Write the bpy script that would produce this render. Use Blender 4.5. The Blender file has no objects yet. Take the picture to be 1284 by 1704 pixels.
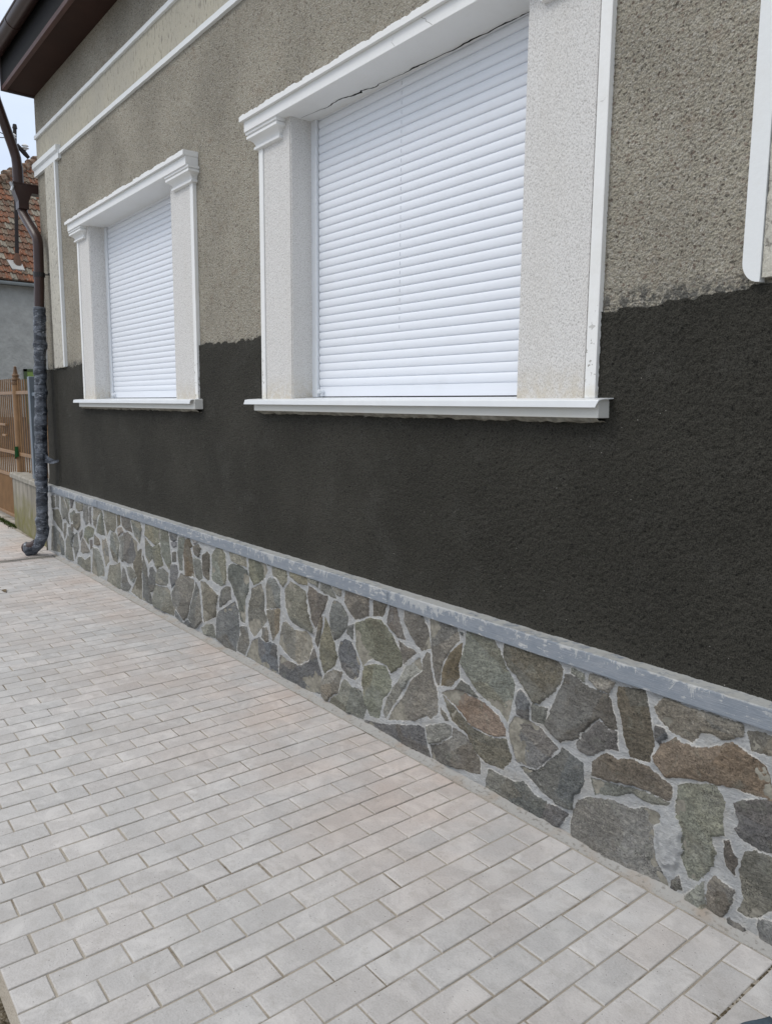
import bpy, bmesh, math, random
import numpy as np
from mathutils import Vector, Matrix

random.seed(7)
rng = np.random.RandomState(11)
scene = bpy.context.scene
C = scene.collection
R = math.radians

# ------------------------------------------------------------------ camera
cam_d = bpy.data.cameras.new('camera')
cam = bpy.data.objects.new('camera', cam_d)
C.objects.link(cam)
YAW, PITCH, ROLL = 0.897113322, -0.139797275, 0.00855661
f = Vector((-math.sin(YAW)*math.cos(PITCH), math.cos(YAW)*math.cos(PITCH), math.sin(PITCH)))
r0 = f.cross(Vector((0, 0, 1))).normalized()
u0 = r0.cross(f)
rr = r0*math.cos(ROLL) + u0*math.sin(ROLL)
uu = -r0*math.sin(ROLL) + u0*math.cos(ROLL)
cam.matrix_world = Matrix(((rr.x, uu.x, -f.x, 0.0), (rr.y, uu.y, -f.y, -2.112), (rr.z, uu.z, -f.z, 1.536), (0, 0, 0, 1)))
cam_d.sensor_fit = 'HORIZONTAL'
cam_d.sensor_width = 36.0
cam_d.lens = 36.0*1265.65/1284.0
cam_d.clip_start = 0.02
cam_d.clip_end = 2000
scene.camera = cam

# ------------------------------------------------------------------ sky, sun, exposure
SUN_EL, SUN_AZ = 52.0, 205.0      # azimuth measured from +y towards +x
w = bpy.data.worlds.new("World")
scene.world = w
w.use_nodes = True
nt = w.node_tree
bg = nt.nodes['Background']
sky = nt.nodes.new('ShaderNodeTexSky')
sky.sky_type = 'NISHITA'
sky.sun_disc = False
sky.sun_elevation = R(SUN_EL)
sky.sun_rotation = R(SUN_AZ)
sky.air_density = 1.0
sky.dust_density = 3.0
sky.ozone_density = 1.0
tc = nt.nodes.new('ShaderNodeTexCoord')
mp = nt.nodes.new('ShaderNodeMapping'); mp.inputs['Scale'].default_value = (1, 1, 2.6)
cl = nt.nodes.new('ShaderNodeTexNoise'); cl.inputs['Scale'].default_value = 3.2; cl.inputs['Detail'].default_value = 6
cr = nt.nodes.new('ShaderNodeMapRange')
cr.inputs['From Min'].default_value = 0.30; cr.inputs['From Max'].default_value = 0.62
cr.inputs['To Min'].default_value = 0.72; cr.inputs['To Max'].default_value = 0.97
mx = nt.nodes.new('ShaderNodeMix'); mx.data_type = 'RGBA'
sx = nt.nodes.new('ShaderNodeSeparateXYZ'); nt.links.new(tc.outputs['Generated'], sx.inputs[0])
er = nt.nodes.new('ShaderNodeMapRange'); er.interpolation_type = 'SMOOTHSTEP'
er.inputs['From Min'].default_value = 0.25; er.inputs['From Max'].default_value = 0.85
nt.links.new(sx.outputs[2], er.inputs['Value'])
cm = nt.nodes.new('ShaderNodeMix'); cm.data_type = 'RGBA'      # thin bluish cloud low down, whiter overhead
cm.inputs[6].default_value = (5.6, 6.35, 7.6, 1); cm.inputs[7].default_value = (9.9, 9.7, 9.5, 1)
nt.links.new(er.outputs['Result'], cm.inputs[0]); nt.links.new(cm.outputs[2], mx.inputs[7])
nt.links.new(tc.outputs['Generated'], mp.inputs['Vector'])
nt.links.new(mp.outputs['Vector'], cl.inputs['Vector'])
nt.links.new(cl.outputs['Fac'], cr.inputs['Value'])
nt.links.new(cr.outputs['Result'], mx.inputs[0])
nt.links.new(sky.outputs['Color'], mx.inputs[6])
nt.links.new(mx.outputs[2], bg.inputs['Color'])
bg.inputs['Strength'].default_value = 0.12

sd = bpy.data.lights.new('sun', 'SUN')
sd.energy = 0.9
sd.angle = R(25)
sd.color = (1.0, 0.97, 0.93)
sun = bpy.data.objects.new('sun', sd)
C.objects.link(sun)
az, el = R(SUN_AZ), R(SUN_EL)
tosun = Vector((math.sin(az)*math.cos(el), math.cos(az)*math.cos(el), math.sin(el)))
sun.rotation_euler = tosun.to_track_quat('Z', 'Y').to_euler()
sun.location = (0, -10, 20)

scene.view_settings.view_transform = 'Standard'
scene.view_settings.look = 'None'
scene.view_settings.exposure = 0.28
scene.view_settings.gamma = 1.0

# ------------------------------------------------------------------ helpers
def place(o, parent=None):
    C.objects.link(o)
    if parent is not None:
        o.parent = parent
        o.matrix_parent_inverse = Matrix.Translation(-Vector(ORG[parent.name]))
        ORG[o.name] = (0, 0, 0)
    else:
        ORG[o.name] = tuple(o.location)
    return o

ORG = {}

def tag(o, label=None, cat=None, group=None, kind=None):
    if label: o['label'] = label
    if cat: o['category'] = cat
    if group: o['group'] = group
    if kind: o['kind'] = kind
    return o

def empty(name, loc, label, cat, group=None):
    o = bpy.data.objects.new(name, None)
    o.location = loc
    o.empty_display_size = 0.3
    place(o)
    return tag(o, label, cat, group)

def mesh(name, verts, faces, mat, parent=None, smooth=False, autosmooth=None):
    me = bpy.data.meshes.new(name)
    me.from_pydata([tuple(v) for v in verts], [], [tuple(q) for q in faces])
    me.validate(); me.update()
    if smooth:
        me.polygons.foreach_set('use_smooth', [True]*len(me.polygons))
    o = bpy.data.objects.new(name, me)
    if mat: me.materials.append(mat)
    if autosmooth:
        try: me.set_sharp_from_angle(angle=R(autosmooth))
        except Exception: pass
    return place(o, parent)

class MB:
    def __init__(s): s.v = []; s.f = []
    def add(s, v, f):
        n = len(s.v); s.v += [tuple(p) for p in v]; s.f += [tuple(i+n for i in q) for q in f]
    def box(s, x0, x1, y0, y1, z0, z1):
        s.add([(x0,y0,z0),(x1,y0,z0),(x1,y1,z0),(x0,y1,z0),(x0,y0,z1),(x1,y0,z1),(x1,y1,z1),(x0,y1,z1)],
              [(0,3,2,1),(4,5,6,7),(0,1,5,4),(1,2,6,5),(2,3,7,6),(3,0,4,7)])
    def bbox(s, x0, x1, y0, y1, z0, z1, b=.003):
        bm = bmesh.new()
        bmesh.ops.create_cube(bm, size=1)
        for v in bm.verts:
            v.co = Vector((x0+(v.co.x+.5)*(x1-x0), y0+(v.co.y+.5)*(y1-y0), z0+(v.co.z+.5)*(z1-z0)))
        bmesh.ops.bevel(bm, geom=bm.edges[:], offset=b, segments=2, affect='EDGES', profile=.5)
        bm.verts.index_update()
        s.add([v.co[:] for v in bm.verts], [[v.index for v in q.verts] for q in bm.faces]); bm.free()
    def tube(s, pts, rad, seg=12, caps=True, rads=None):
        pts = [Vector(p) for p in pts]; n = len(pts); rings = []
        up = Vector((0,0,1))
        prev = None
        for i, p in enumerate(pts):
            d = (pts[min(i+1,n-1)]-pts[max(i-1,0)]).normalized()
            if prev is None:
                a = d.cross(up)
                if a.length < .1: a = d.cross(Vector((1,0,0)))
            else:
                a = prev - d*prev.dot(d)
            a.normalize(); b = d.cross(a).normalized(); prev = a
            r_ = rads[i] if rads else rad
            rings.append([p + (a*math.cos(t)+b*math.sin(t))*r_ for t in [2*math.pi*j/seg for j in range(seg)]])
        v = [q for ring in rings for q in ring]
        fs = [(i*seg+j, i*seg+(j+1)%seg, (i+1)*seg+(j+1)%seg, (i+1)*seg+j) for i in range(n-1) for j in range(seg)]
        if caps:
            fs.append(tuple(range(seg))[::-1]); fs.append(tuple((n-1)*seg+j for j in range(seg)))
        s.add(v, fs)
    def extrude_x(s, prof, x0, x1, closed=True, caps=True):
        n = len(prof)
        v = [(x0,y,z) for y,z in prof]+[(x1,y,z) for y,z in prof]
        m = n if closed else n-1
        fs = [(i,(i+1)%n,n+(i+1)%n,n+i) for i in range(m)]
        if caps and closed: fs += [tuple(range(n))[::-1], tuple(range(n,2*n))]
        s.add(v, fs)
    def lathe(s, c, prof, seg=14):
        v = []; n = len(prof)
        for rad, z in prof:
            for j in range(seg):
                t = 2*math.pi*j/seg
                v.append((c[0]+rad*math.cos(t), c[1]+rad*math.sin(t), c[2]+z))
        fs = [(i*seg+j, i*seg+(j+1)%seg, (i+1)*seg+(j+1)%seg, (i+1)*seg+j) for i in range(n-1) for j in range(seg)]
        fs.append(tuple(range(seg))[::-1]); fs.append(tuple((n-1)*seg+j for j in range(seg)))
        s.add(v, fs)
    def build(s, name, mat, parent=None, smooth=False, fix=True, sharp=35):
        o = mesh(name, s.v, s.f, mat, parent)
        if fix:
            bm = bmesh.new(); bm.from_mesh(o.data)
            bmesh.ops.recalc_face_normals(bm, faces=bm.faces[:]); bm.to_mesh(o.data); bm.free()
        if smooth:
            o.data.polygons.foreach_set('use_smooth', [True]*len(o.data.polygons))
            try: o.data.set_sharp_from_angle(angle=R(sharp))
            except Exception: pass
        return o

def vnoise(x, y, seed=0):
    """tileable-free bilinear value noise, numpy"""
    xi = np.floor(x).astype(np.int64); yi = np.floor(y).astype(np.int64)
    fx = x-xi; fy = y-yi
    fx = fx*fx*(3-2*fx); fy = fy*fy*(3-2*fy)
    def h(a, b):
        n = (a*374761393 + b*668265263 + seed*974634777) & 0xffffffff
        n = ((n ^ (n >> 13))*1274126177) & 0xffffffff
        return ((n ^ (n >> 16)) & 0xffff)/65535.0
    return (h(xi,yi)*(1-fx)+h(xi+1,yi)*fx)*(1-fy)+(h(xi,yi+1)*(1-fx)+h(xi+1,yi+1)*fx)*fy

def fbm(x, y, o=4, seed=0):
    s = 0; a = .5; t = 0
    for i in range(o):
        s = s + a*vnoise(x*2**i, y*2**i, seed+i*17); t += a; a *= .55
    return s/t

# ------------------------------------------------------------------ materials
class NB:
    """tiny node-graph builder on a Principled material"""
    def __init__(s, name, rough=.8, spec=.3, metal=0.0):
        s.m = bpy.data.materials.new(name); s.m.use_nodes = True
        s.t = s.m.node_tree; s.p = s.t.nodes['Principled BSDF']
        s.p.inputs['Roughness'].default_value = rough
        s.p.inputs['Specular IOR Level'].default_value = spec
        s.p.inputs['Metallic'].default_value = metal
        s.geo = s.t.nodes.new('ShaderNodeNewGeometry')
        s.pos = s.geo.outputs['Position']
        s.bumps = None
    def n(s, t, **k):
        nd = s.t.nodes.new(t)
        for a, b in k.items(): setattr(nd, a, b)
        return nd
    def L(s, a, b): s.t.links.new(a, b)
    def setin(s, sock, v):
        if hasattr(v, 'is_output'): s.L(v, sock)
        elif isinstance(v, (tuple, list)): sock.default_value = tuple(v)+(1,) if len(v) == 3 and sock.type == 'RGBA' else tuple(v)
        else: sock.default_value = v
    def map(s, scale=(1,1,1), rot=(0,0,0), loc=(0,0,0), vec=None):
        m = s.n('ShaderNodeMapping'); m.inputs['Scale'].default_value = scale
        m.inputs['Rotation'].default_value = rot; m.inputs['Location'].default_value = loc
        s.L(vec or s.pos, m.inputs['Vector']); return m.outputs[0]
    def noise(s, scale, detail=3, rough=.55, vec=None, dist=0):
        m = s.n('ShaderNodeTexNoise'); m.inputs['Scale'].default_value = scale
        m.inputs['Detail'].default_value = detail; m.inputs['Roughness'].default_value = rough
        m.inputs['Distortion'].default_value = dist
        s.L(vec or s.pos, m.inputs['Vector']); return m.outputs['Fac']
    def voro(s, scale, vec=None, out='Distance', feature='F1', rnd=1.0):
        m = s.n('ShaderNodeTexVoronoi', feature=feature); m.inputs['Scale'].default_value = scale
        m.inputs['Randomness'].default_value = rnd
        s.L(vec or s.pos, m.inputs['Vector']); return m.outputs[out]
    def rng(s, v, a, b, c=0.0, d=1.0, smooth=False):
        m = s.n('ShaderNodeMapRange')
        if smooth: m.interpolation_type = 'SMOOTHSTEP'
        s.setin(m.inputs['Value'], v)
        for k, x in zip(('From Min','From Max','To Min','To Max'), (a,b,c,d)): m.inputs[k].default_value = x
        return m.outputs[0]
    def math(s, op, a, b=0.0, clamp=False):
        m = s.n('ShaderNodeMath', operation=op, use_clamp=clamp); s.setin(m.inputs[0], a); s.setin(m.inputs[1], b); return m.outputs[0]
    def mix(s, fac, a, b, mode='MIX'):
        m = s.n('ShaderNodeMix', data_type='RGBA', blend_type=mode)
        s.setin(m.inputs[0], fac); s.setin(m.inputs[6], a); s.setin(m.inputs[7], b); return m.outputs[2]
    def ramp(s, fac, stops):
        m = s.n('ShaderNodeValToRGB'); s.L(fac, m.inputs[0]); e = m.color_ramp.elements
        while len(e) > len(stops): e.remove(e[-1])
        while len(e) < len(stops): e.new(1)
        for q, (p, c) in zip(e, stops): q.position = p; q.color = tuple(c)+(1,)
        return m.outputs[0]
    def attr(s, name, out='Color'):
        a = s.n('ShaderNodeAttribute', attribute_name=name); return a.outputs[out]
    def sep(s, v=None):
        m = s.n('ShaderNodeSeparateXYZ'); s.L(v or s.pos, m.inputs[0]); return m.outputs
    def bump(s, h, dist, strength=1.0):
        b = s.n('ShaderNodeBump'); b.inputs['Distance'].default_value = dist; b.inputs['Strength'].default_value = strength
        s.L(h, b.inputs['Height'])
        if s.bumps: s.L(s.bumps, b.inputs['Normal'])
        s.bumps = b.outputs[0]; s.L(s.bumps, s.p.inputs['Normal'])
    def col(s, c): s.setin(s.p.inputs['Base Color'], c)
    def rough(s, v): s.setin(s.p.inputs['Roughness'], v)

def g(v, t=(1,1,1)): return (v*t[0], v*t[1], v*t[2])

def mat_roughcast(name, base=(.350,.328,.262), pit=1.0, light=False):
    b = NB(name, .95, .15)
    sc = 1.0
    cells = b.voro(135*sc, out='Color')
    cs = b.n('ShaderNodeSeparateColor'); b.L(cells, cs.inputs[0])
    k = 1.0
    tone = b.ramp(cs.outputs[0], [(0, g(.10,(1.0,.85,.70))), (.02, g(.19,(1,.76,.60))), (.075, g(base[0]*.9,(1,.90,.72))), (.5, base), (.9, g(base[0]*1.12,(1,.94,.80))), (.985, g(.40,(1,.95,.82))), (1, g(.44,(1,.96,.85)))])
    grain = b.noise(260, 3, .65)
    c = b.mix(b.rng(grain, .49, .57, .0, .65), tone, g(base[0]*.50,(1,.92,.80)), 'MIX')
    pits = b.noise(95, 2, .5)
    pm = b.rng(pits, .385, .33, 0, .8)
    c = b.mix(b.math('MULTIPLY', pm, .8*pit), c, g(.05,(1,.88,.7)))
    c = b.mix(b.rng(grain, .42, .34, 0, .5), c, g(base[0]*1.3,(1,.95,.82)))
    zz = b.sep()[2]
    sm = b.math('MULTIPLY', b.rng(b.math('ADD', zz, b.math('MULTIPLY', b.noise(14, 4, .7), .12)), 1.985, 1.945, 0, 1), b.rng(b.noise(45, 4, .7), .44, .54, 0, .85))
    c = b.mix(sm, c, (.085,.085,.08))
    rust = b.rng(b.noise(11, 4), .58, .75, 0, .35)
    c = b.mix(rust, c, (.20,.145,.10))
    big = b.rng(b.noise(1.6, 5), .3, .7, .80, 1.15)
    mm = b.n('ShaderNodeMix', data_type='RGBA', blend_type='MULTIPLY'); mm.inputs[0].default_value = 1
    b.L(c, mm.inputs[6])
    cmb = b.n('ShaderNodeCombineColor'); [b.L(big, cmb.inputs[i]) for i in range(3)]
    b.L(cmb.outputs[0], mm.inputs[7])
    b.col(mm.outputs[2])
    h = b.math('ADD', b.rng(b.voro(120), 0, .75, 1, 0), b.math('MULTIPLY', b.noise(90, 4, .6), 2.2))
    b.bump(h, .0042, .8)
    return b.m

def mat_dark_render():
    b = NB('dark_mortar_render', .92, .18)
    n1 = b.noise(1.7, 5)
    c = b.ramp(n1, [(.28, (.037,.0355,.0295)), (.5, (.049,.047,.039)), (.72, (.064,.061,.051))])
    sp = b.noise(230, 3, .7)
    c = b.mix(b.rng(sp, .54, .66, 0, .6), c, (.092,.088,.075))
    c = b.mix(b.math('MULTIPLY', b.rng(b.noise(4.5, 5, .65), .55, .68, 0, .5), b.rng(b.noise(60, 3), .4, .6, .3, 1)), c, (.085,.083,.074))
    c = b.mix(b.rng(b.noise(70, 2), .37, .30, 0, .8), c, (.008,.008,.007))  # larger black spots: shade of pits painted into the colour
    c = b.mix(b.rng(sp, .47, .38, 0, .85), c, (.013,.0125,.011))  # fine near-black specks stand in for shaded cavities, colour only
    white = b.voro(26, out='Distance')
    wm = b.math('MULTIPLY', b.rng(white, .05, .035, 0, 1), b.rng(b.noise(9, 0), .6, .62, 0, 1))
    c = b.mix(wm, c, (.35,.34,.31))
    b.col(c)
    b.bump(b.noise(150, 3, .7), .012, 1.0)
    return b.m

def mat_light_plaster(name, base=(.44,.42,.36), sy=.45, sc=60):
    b = NB(name, .95, .15)
    v = b.map(scale=(1, 1, sy))
    n = b.noise(sc, 4, .6, vec=v, dist=.6)
    c = b.mix(b.rng(n, .44, .33, 0, .85), base, g(base[0]*.33,(1,.9,.78)))
    c = b.mix(b.rng(b.noise(2.1, 5), .4, .7, 0, .4), c, g(base[0]*.72,(1,.96,.88)))
    c = b.mix(b.rng(b.noise(200, 2), .5, .8, 0, .4), c, g(base[0]*1.35,(1,1,.95)))
    b.col(c)
    b.bump(n, .012, .9)
    return b.m

def mat_white_rough():
    b = NB('white_scraped_render', .9, .2)
    v = b.map(scale=(1, 1, .55))
    n = b.noise(270, 3, .72, vec=v)
    n2 = b.voro(150, vec=v)
    c = b.mix(b.rng(n, .485, .40, 0, .62), (.70,.69,.67), (.30,.285,.265))
    z = b.sep()[2]
    st = b.math('MULTIPLY', b.rng(z, 1.70, 1.575, 0, 1), b.rng(b.noise(30, 4), .35, .6, .2, 1))
    c = b.mix(b.math('MULTIPLY', st, .55), c, (.50,.43,.31))
    c = b.mix(b.rng(b.noise(2.3, 4, vec=b.map(scale=(3,3,.5))), .45, .75, 0, .22), c, (.55,.52,.46))
    b.col(c)
    b.bump(b.math('ADD', n, b.math('MULTIPLY', n2, .6)), .0035, .8)
    return b.m

def mat_white_paint(name='white_paint', base=(.78,.785,.77), rough=.45, dirt=.3, bump=.0012, chips=False):
    b = NB(name, rough, .4)
    c = b.mix(b.rng(b.noise(6, 6, .65), .5, .8, 0, dirt), base, (.58,.55,.48))
    c = b.mix(b.rng(b.noise(45, 4, .7), .60, .8, 0, dirt), c, (.62,.58,.50))
    if chips:
        z = b.sep()[2]
        cm = b.math('MULTIPLY', b.rng(b.noise(38, 4, .6), .60, .615, 0, 1), b.rng(z, 1.95, 1.70, 0, 1))
        c = b.mix(cm, c, (.34,.33,.30))
        lm = b.math('MULTIPLY', b.rng(z, 1.64, 1.58, 0, 1), b.rng(b.noise(20, 3), .4, .55, 0, .5))
        c = b.mix(lm, c, (.62,.57,.45))
    b.col(c)
    b.bump(b.noise(60, 4), bump, .7)
    return b.m

def mat_plain(name, col, rough=.5, spec=.4, metal=0, var=.15, sc=8, bump=0, bsc=60):
    b = NB(name, rough, spec, metal)
    c = b.mix(b.rng(b.noise(sc, 5, .6), .35, .7, 0, 1), col, g(1-var, col))
    b.col(c)
    if bump: b.bump(b.noise(bsc, 4), bump, .8)
    return b.m

def mat_shutter():
    b = NB('white_shutter_plastic', .38, .45)
    s = b.noise(1.0, 3, .6, vec=b.map(scale=(2.5, 1, 900)))
    c = b.mix(b.rng(s, .4, .7, 0, .35), (.77,.80,.85), (.71,.74,.79))
    c = b.mix(b.rng(b.noise(9, 4), .55, .8, 0, .12), c, (.5,.5,.48))
    b.col(c)
    return b.m

def mat_ledge():
    b = NB('grey_blue_painted_concrete', .62, .3)
    z = b.sep()[2]; yy = b.sep()[1]
    n = b.noise(1, 5, .65, vec=b.map(scale=(9, 9, 26)))
    base = b.mix(b.rng(n, .35, .65, 0, 1), (.185,.212,.245), (.240,.262,.290))
    lines = b.noise(1, 3, .6, vec=b.map(scale=(7, 7, 260)))
    base = b.mix(b.rng(lines, .60, .72, 0, .4), base, (.38,.41,.44))
    # bare cement smears running down from the top edge
    drip = b.noise(1, 6, .7, vec=b.map(scale=(17, 17, 9)), dist=1.6)
    lim = b.rng(z, .640, .706, .72, .505)
    drip = b.math('ADD', drip, b.math('MULTIPLY', b.math('SUBTRACT', b.noise(2.3, 3), .47), .5))
    dm = b.n('ShaderNodeMath', operation='GREATER_THAN'); b.L(drip, dm.inputs[0]); b.L(lim, dm.inputs[1])
    c = b.mix(b.math('MULTIPLY', dm.outputs[0], .6), base, (.48,.485,.47))
    sc_ = b.math('MULTIPLY', b.rng(b.noise(1, 5, .75, vec=b.map(scale=(16, 16, 45))), .57, .60, 0, 1), b.rng(b.noise(3.1, 3), .42, .52, 0, .85))
    c = b.mix(sc_, c, (.46,.465,.455))
    top = b.rng(b.math('ADD', z, b.math('MULTIPLY', b.math('SUBTRACT', b.noise(35, 4), .5), .02)), .7005, .7045, 0, 1)
    c = b.mix(top, c, (.38,.39,.38))
    lift = b.math('MULTIPLY', top, b.rng(b.noise(14, 5), .5, .7, 0, .6))
    c = b.mix(lift, c, (.28,.27,.25))
    b.col(c)
    b.bump(b.math('ADD', lines, b.noise(70, 4)), .0022, .8)
    return b.m

def mat_stone():
    b = NB('stone_cladding', .8, .28)
    sdf = b.attr('sdf', 'Fac')
    tone = b.attr('tone')
    e = b.math('ADD', sdf, b.math('MULTIPLY', b.math('SUBTRACT', b.noise(95, 5, .7), .5), .012))
    mask = b.rng(e, -.0006, .0008, 0, 1)
    fine = b.noise(135, 4, .8)
    mid = b.noise(34, 5, .72, dist=1.4)
    lay = b.noise(1, 4, .72, vec=b.map(scale=(11, 11, 34), rot=(0, R(38), 0)), dist=1.6)
    c = b.mix(b.rng(mid, .36, .62, 0, .8), tone, b.mix(1.0, tone, (.66,.66,.64), 'MULTIPLY'))
    c = b.mix(b.rng(lay, .50, .66, 0, .6), c, b.mix(1.0, tone, (1.5,1.48,1.40), 'MULTIPLY'))
    c = b.mix(b.rng(b.noise(6.5, 5, .7, dist=1.2), .56, .68, 0, .42), c, (.15,.128,.098))
    c = b.mix(b.rng(b.noise(12, 5, .7, dist=.8, vec=b.map(loc=(3, 3, 3))), .56, .66, 0, .5), c, (.205,.21,.175))
    c = b.mix(b.rng(fine, .46, .37, 0, .85), c, b.mix(1, tone, (.30,.30,.29), 'MULTIPLY'))
    c = b.mix(b.rng(fine, .55, .65, 0, .6), c, b.mix(1, tone, (1.75,1.75,1.68), 'MULTIPLY'))
    pits = b.math('MULTIPLY', b.rng(b.voro(175), .40, .22, 0, 1), b.rng(b.noise(8, 3), .54, .62, 0, .8))
    c = b.mix(pits, c, (.04,.038,.035))
    scr = b.noise(1, 4, .7, vec=b.map(scale=(22, 22, 150), rot=(0, R(-52), 0)), dist=.5)
    c = b.mix(b.math('MULTIPLY', b.rng(scr, .66, .70, 0, 1), b.rng(b.noise(10, 3), .48, .6, 0, .6)), c, (.42,.42,.40))
    c = b.mix(b.rng(b.noise(3.4, 6, .75), .52, .70, 0, .35), c, (.34,.345,.33))
    crk = b.noise(9, 5, .6, dist=2.2, vec=b.map(loc=(7, 1, 5)))
    ck = b.math('MULTIPLY', b.rng(b.math('ABSOLUTE', b.math('SUBTRACT', crk, .5)), .0035, .0015, 0, 1), b.rng(b.noise(4, 2), .5, .56, 0, .8))
    c = b.mix(ck, c, (.03,.028,.025))
    m = b.mix(b.rng(b.noise(24, 5), .35, .7, 0, 1), (.40,.41,.415), (.50,.505,.495))
    m = b.mix(b.rng(b.noise(150, 3), .62, .8, 0, .6), m, (.2,.2,.19))
    m = b.mix(b.rng(b.noise(5, 4), .55, .7, 0, .5), m, (.36,.335,.29))
    rim = b.math('MULTIPLY', b.rng(e, -.006, -.001, 0, 1), b.rng(b.noise(16, 3), .46, .62, 0, 1))
    m = b.mix(b.math('MULTIPLY', rim, .85), m, (.70,.68,.63))
    c = b.mix(mask, m, c)
    z = b.sep()[2]
    dust = b.math('MULTIPLY', b.rng(z, .03, .0, 0, 1), b.rng(b.noise(20, 4), .45, .65, 0, .5))
    c = b.mix(dust, c, (.33,.30,.26))
    b.col(c)
    b.bump(b.math('ADD', b.math('MULTIPLY', mid, 1.3), b.math('ADD', b.math('MULTIPLY', fine, .7), lay)), .009, 1.0)
    b.bump(ck, -.004, .8)
    return b.m

def mat_paver():
    b = NB('concrete_paver', .85, .25)
    tone = b.attr('tone')
    fine = b.noise(170, 4, .7)
    c = b.mix(b.rng(fine, .50, .60, 0, .35), tone, b.mix(1, tone, (.70,.69,.67), 'MULTIPLY'))
    c = b.mix(b.rng(fine, .42, .34, 0, .35), c, b.mix(1, tone, (1.25,1.25,1.25), 'MULTIPLY'))
    c = b.mix(b.rng(b.noise(7, 5, .7, dist=.8), .46, .62, 0, .6), c, b.mix(1, tone, (1.26,1.26,1.25), 'MULTIPLY'))
    c = b.mix(b.rng(b.noise(17, 5, .7), .53, .68, 0, .5), c, b.mix(1, tone, (.78,.765,.73), 'MULTIPLY'))
    c = b.mix(b.rng(b.noise(2.2, 4, .6), .5, .66, 0, .35), c, b.mix(1, tone, (.80,.80,.79), 'MULTIPLY'))
    specks = b.math('MULTIPLY', b.rng(b.voro(62), .11, .07, 0, 1), b.rng(b.noise(23, 2), .47, .53, 0, .85))
    c = b.mix(specks, c, (.09,.085,.075))
    wsp = b.math('MULTIPLY', b.rng(b.voro(37), .06, .04, 0, 1), b.rng(b.noise(12, 2), .52, .57, 0, .9))
    c = b.mix(wsp, c, (.62,.61,.58))
    xyz = b.sep()
    near = b.rng(xyz[1], -1.15, -.25, 0, 1); along = b.rng(xyz[0], -1.0, -2.2, .35, 1)
    pk = b.math('MULTIPLY', b.math('MULTIPLY', near, along), b.rng(b.noise(1.1, 5, .6), .40, .62, 0, 1))
    c = b.mix(b.math('MULTIPLY', pk, .9), c, b.mix(1, c, (1.13,.985,.90), 'MULTIPLY'))
    ed = b.attr('edge', 'Fac')
    c = b.mix(b.math('MULTIPLY', b.rng(ed, .1, 1, 0, 1), b.rng(b.noise(14, 4), .35, .65, .1, .6)), c, (.40,.375,.33))
    b.col(c)
    b.bump(b.math('ADD', fine, b.noise(40, 4)), .0016, .8)
    return b.m

def mat_joint():
    b = NB('joint_sand', .95, .1)
    n = b.noise(3.5, 5, .6)
    c = b.ramp(n, [(.30, (.40,.375,.33)), (.54, (.34,.31,.265)), (.62, (.18,.155,.12)), (.74, (.06,.05,.036))])
    c = b.mix(b.rng(b.noise(180, 3), .4, .7, 0, .6), c, (.34,.31,.26))
    b.col(c)
    b.bump(b.noise(160, 4), .004, .9)
    return b.m

M_cast = mat_roughcast('grey_roughcast_plaster')
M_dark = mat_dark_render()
M_band = mat_light_plaster('pale_frieze_plaster', (.46,.43,.345), .22, 75)
M_panel = mat_light_plaster('pale_pilaster_plaster', (.50,.48,.415), .7, 48)
M_wr = mat_white_rough()
M_wp = mat_white_paint(chips=True)
M_wp2 = mat_white_paint('white_painted_plaster', (.74,.745,.73), .5, .22)
M_string = mat_white_paint('white_string_paint', (.72,.74,.74), .5, .25)
M_hoodm = mat_white_paint('white_hood_paint', (.77,.775,.765), .5, .18)
M_sillm = mat_white_paint('offwhite_sill_paint', (.60,.60,.565), .6, .45, .002)
M_flash = mat_plain('white_metal_flashing', (.74,.765,.78), .35, .5, 0, .06)
M_shut = mat_shutter()
M_rail = mat_plain('white_plastic_rail', (.74,.77,.80), .35, .45, 0, .05)
M_black = mat_plain('dark_gap', (.02,.02,.02), .9, .1)
M_ledge = mat_ledge()
M_stone = mat_stone()
M_brown = mat_plain('brown_coated_metal', (.042,.021,.017), .35, .4, 0, .25, 5)
M_soffit = mat_plain('brown_soffit_boards', (.042,.020,.0145), .65, .15, 0, .3, 3)
M_tile = None
M_dirt = mat_plain('crumbly_cement', (.30,.285,.24), .95, .1, 0, .5, 30, .006, 90)

# ================================================================== HOUSE
house = empty('house', (-4.0, 0.08, 0.0), 'house with brown-grey roughcast facade, dark patched lower wall and white framed shuttered windows', 'house')
WX0, WX1, WY0, WY1, WTOP = -8.22, 3.4, 0.08, 6.2, 4.47
BIG = dict(xo=-3.85, xi=-3.53, xr=-1.95, xe=-1.592, zt=2.99, hl=-3.90, hr=-1.545, sl=-3.93, sr=-1.524, bl=-3.87, br=-1.545)
SML = dict(xo=-7.05, xi=-6.735, xr=-5.05, xe=-4.69, zt=3.00, hl=-7.09, hr=-4.655, sl=-7.13, sr=-4.657, bl=-7.06, br=-4.652)
ZS = 1.575

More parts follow.
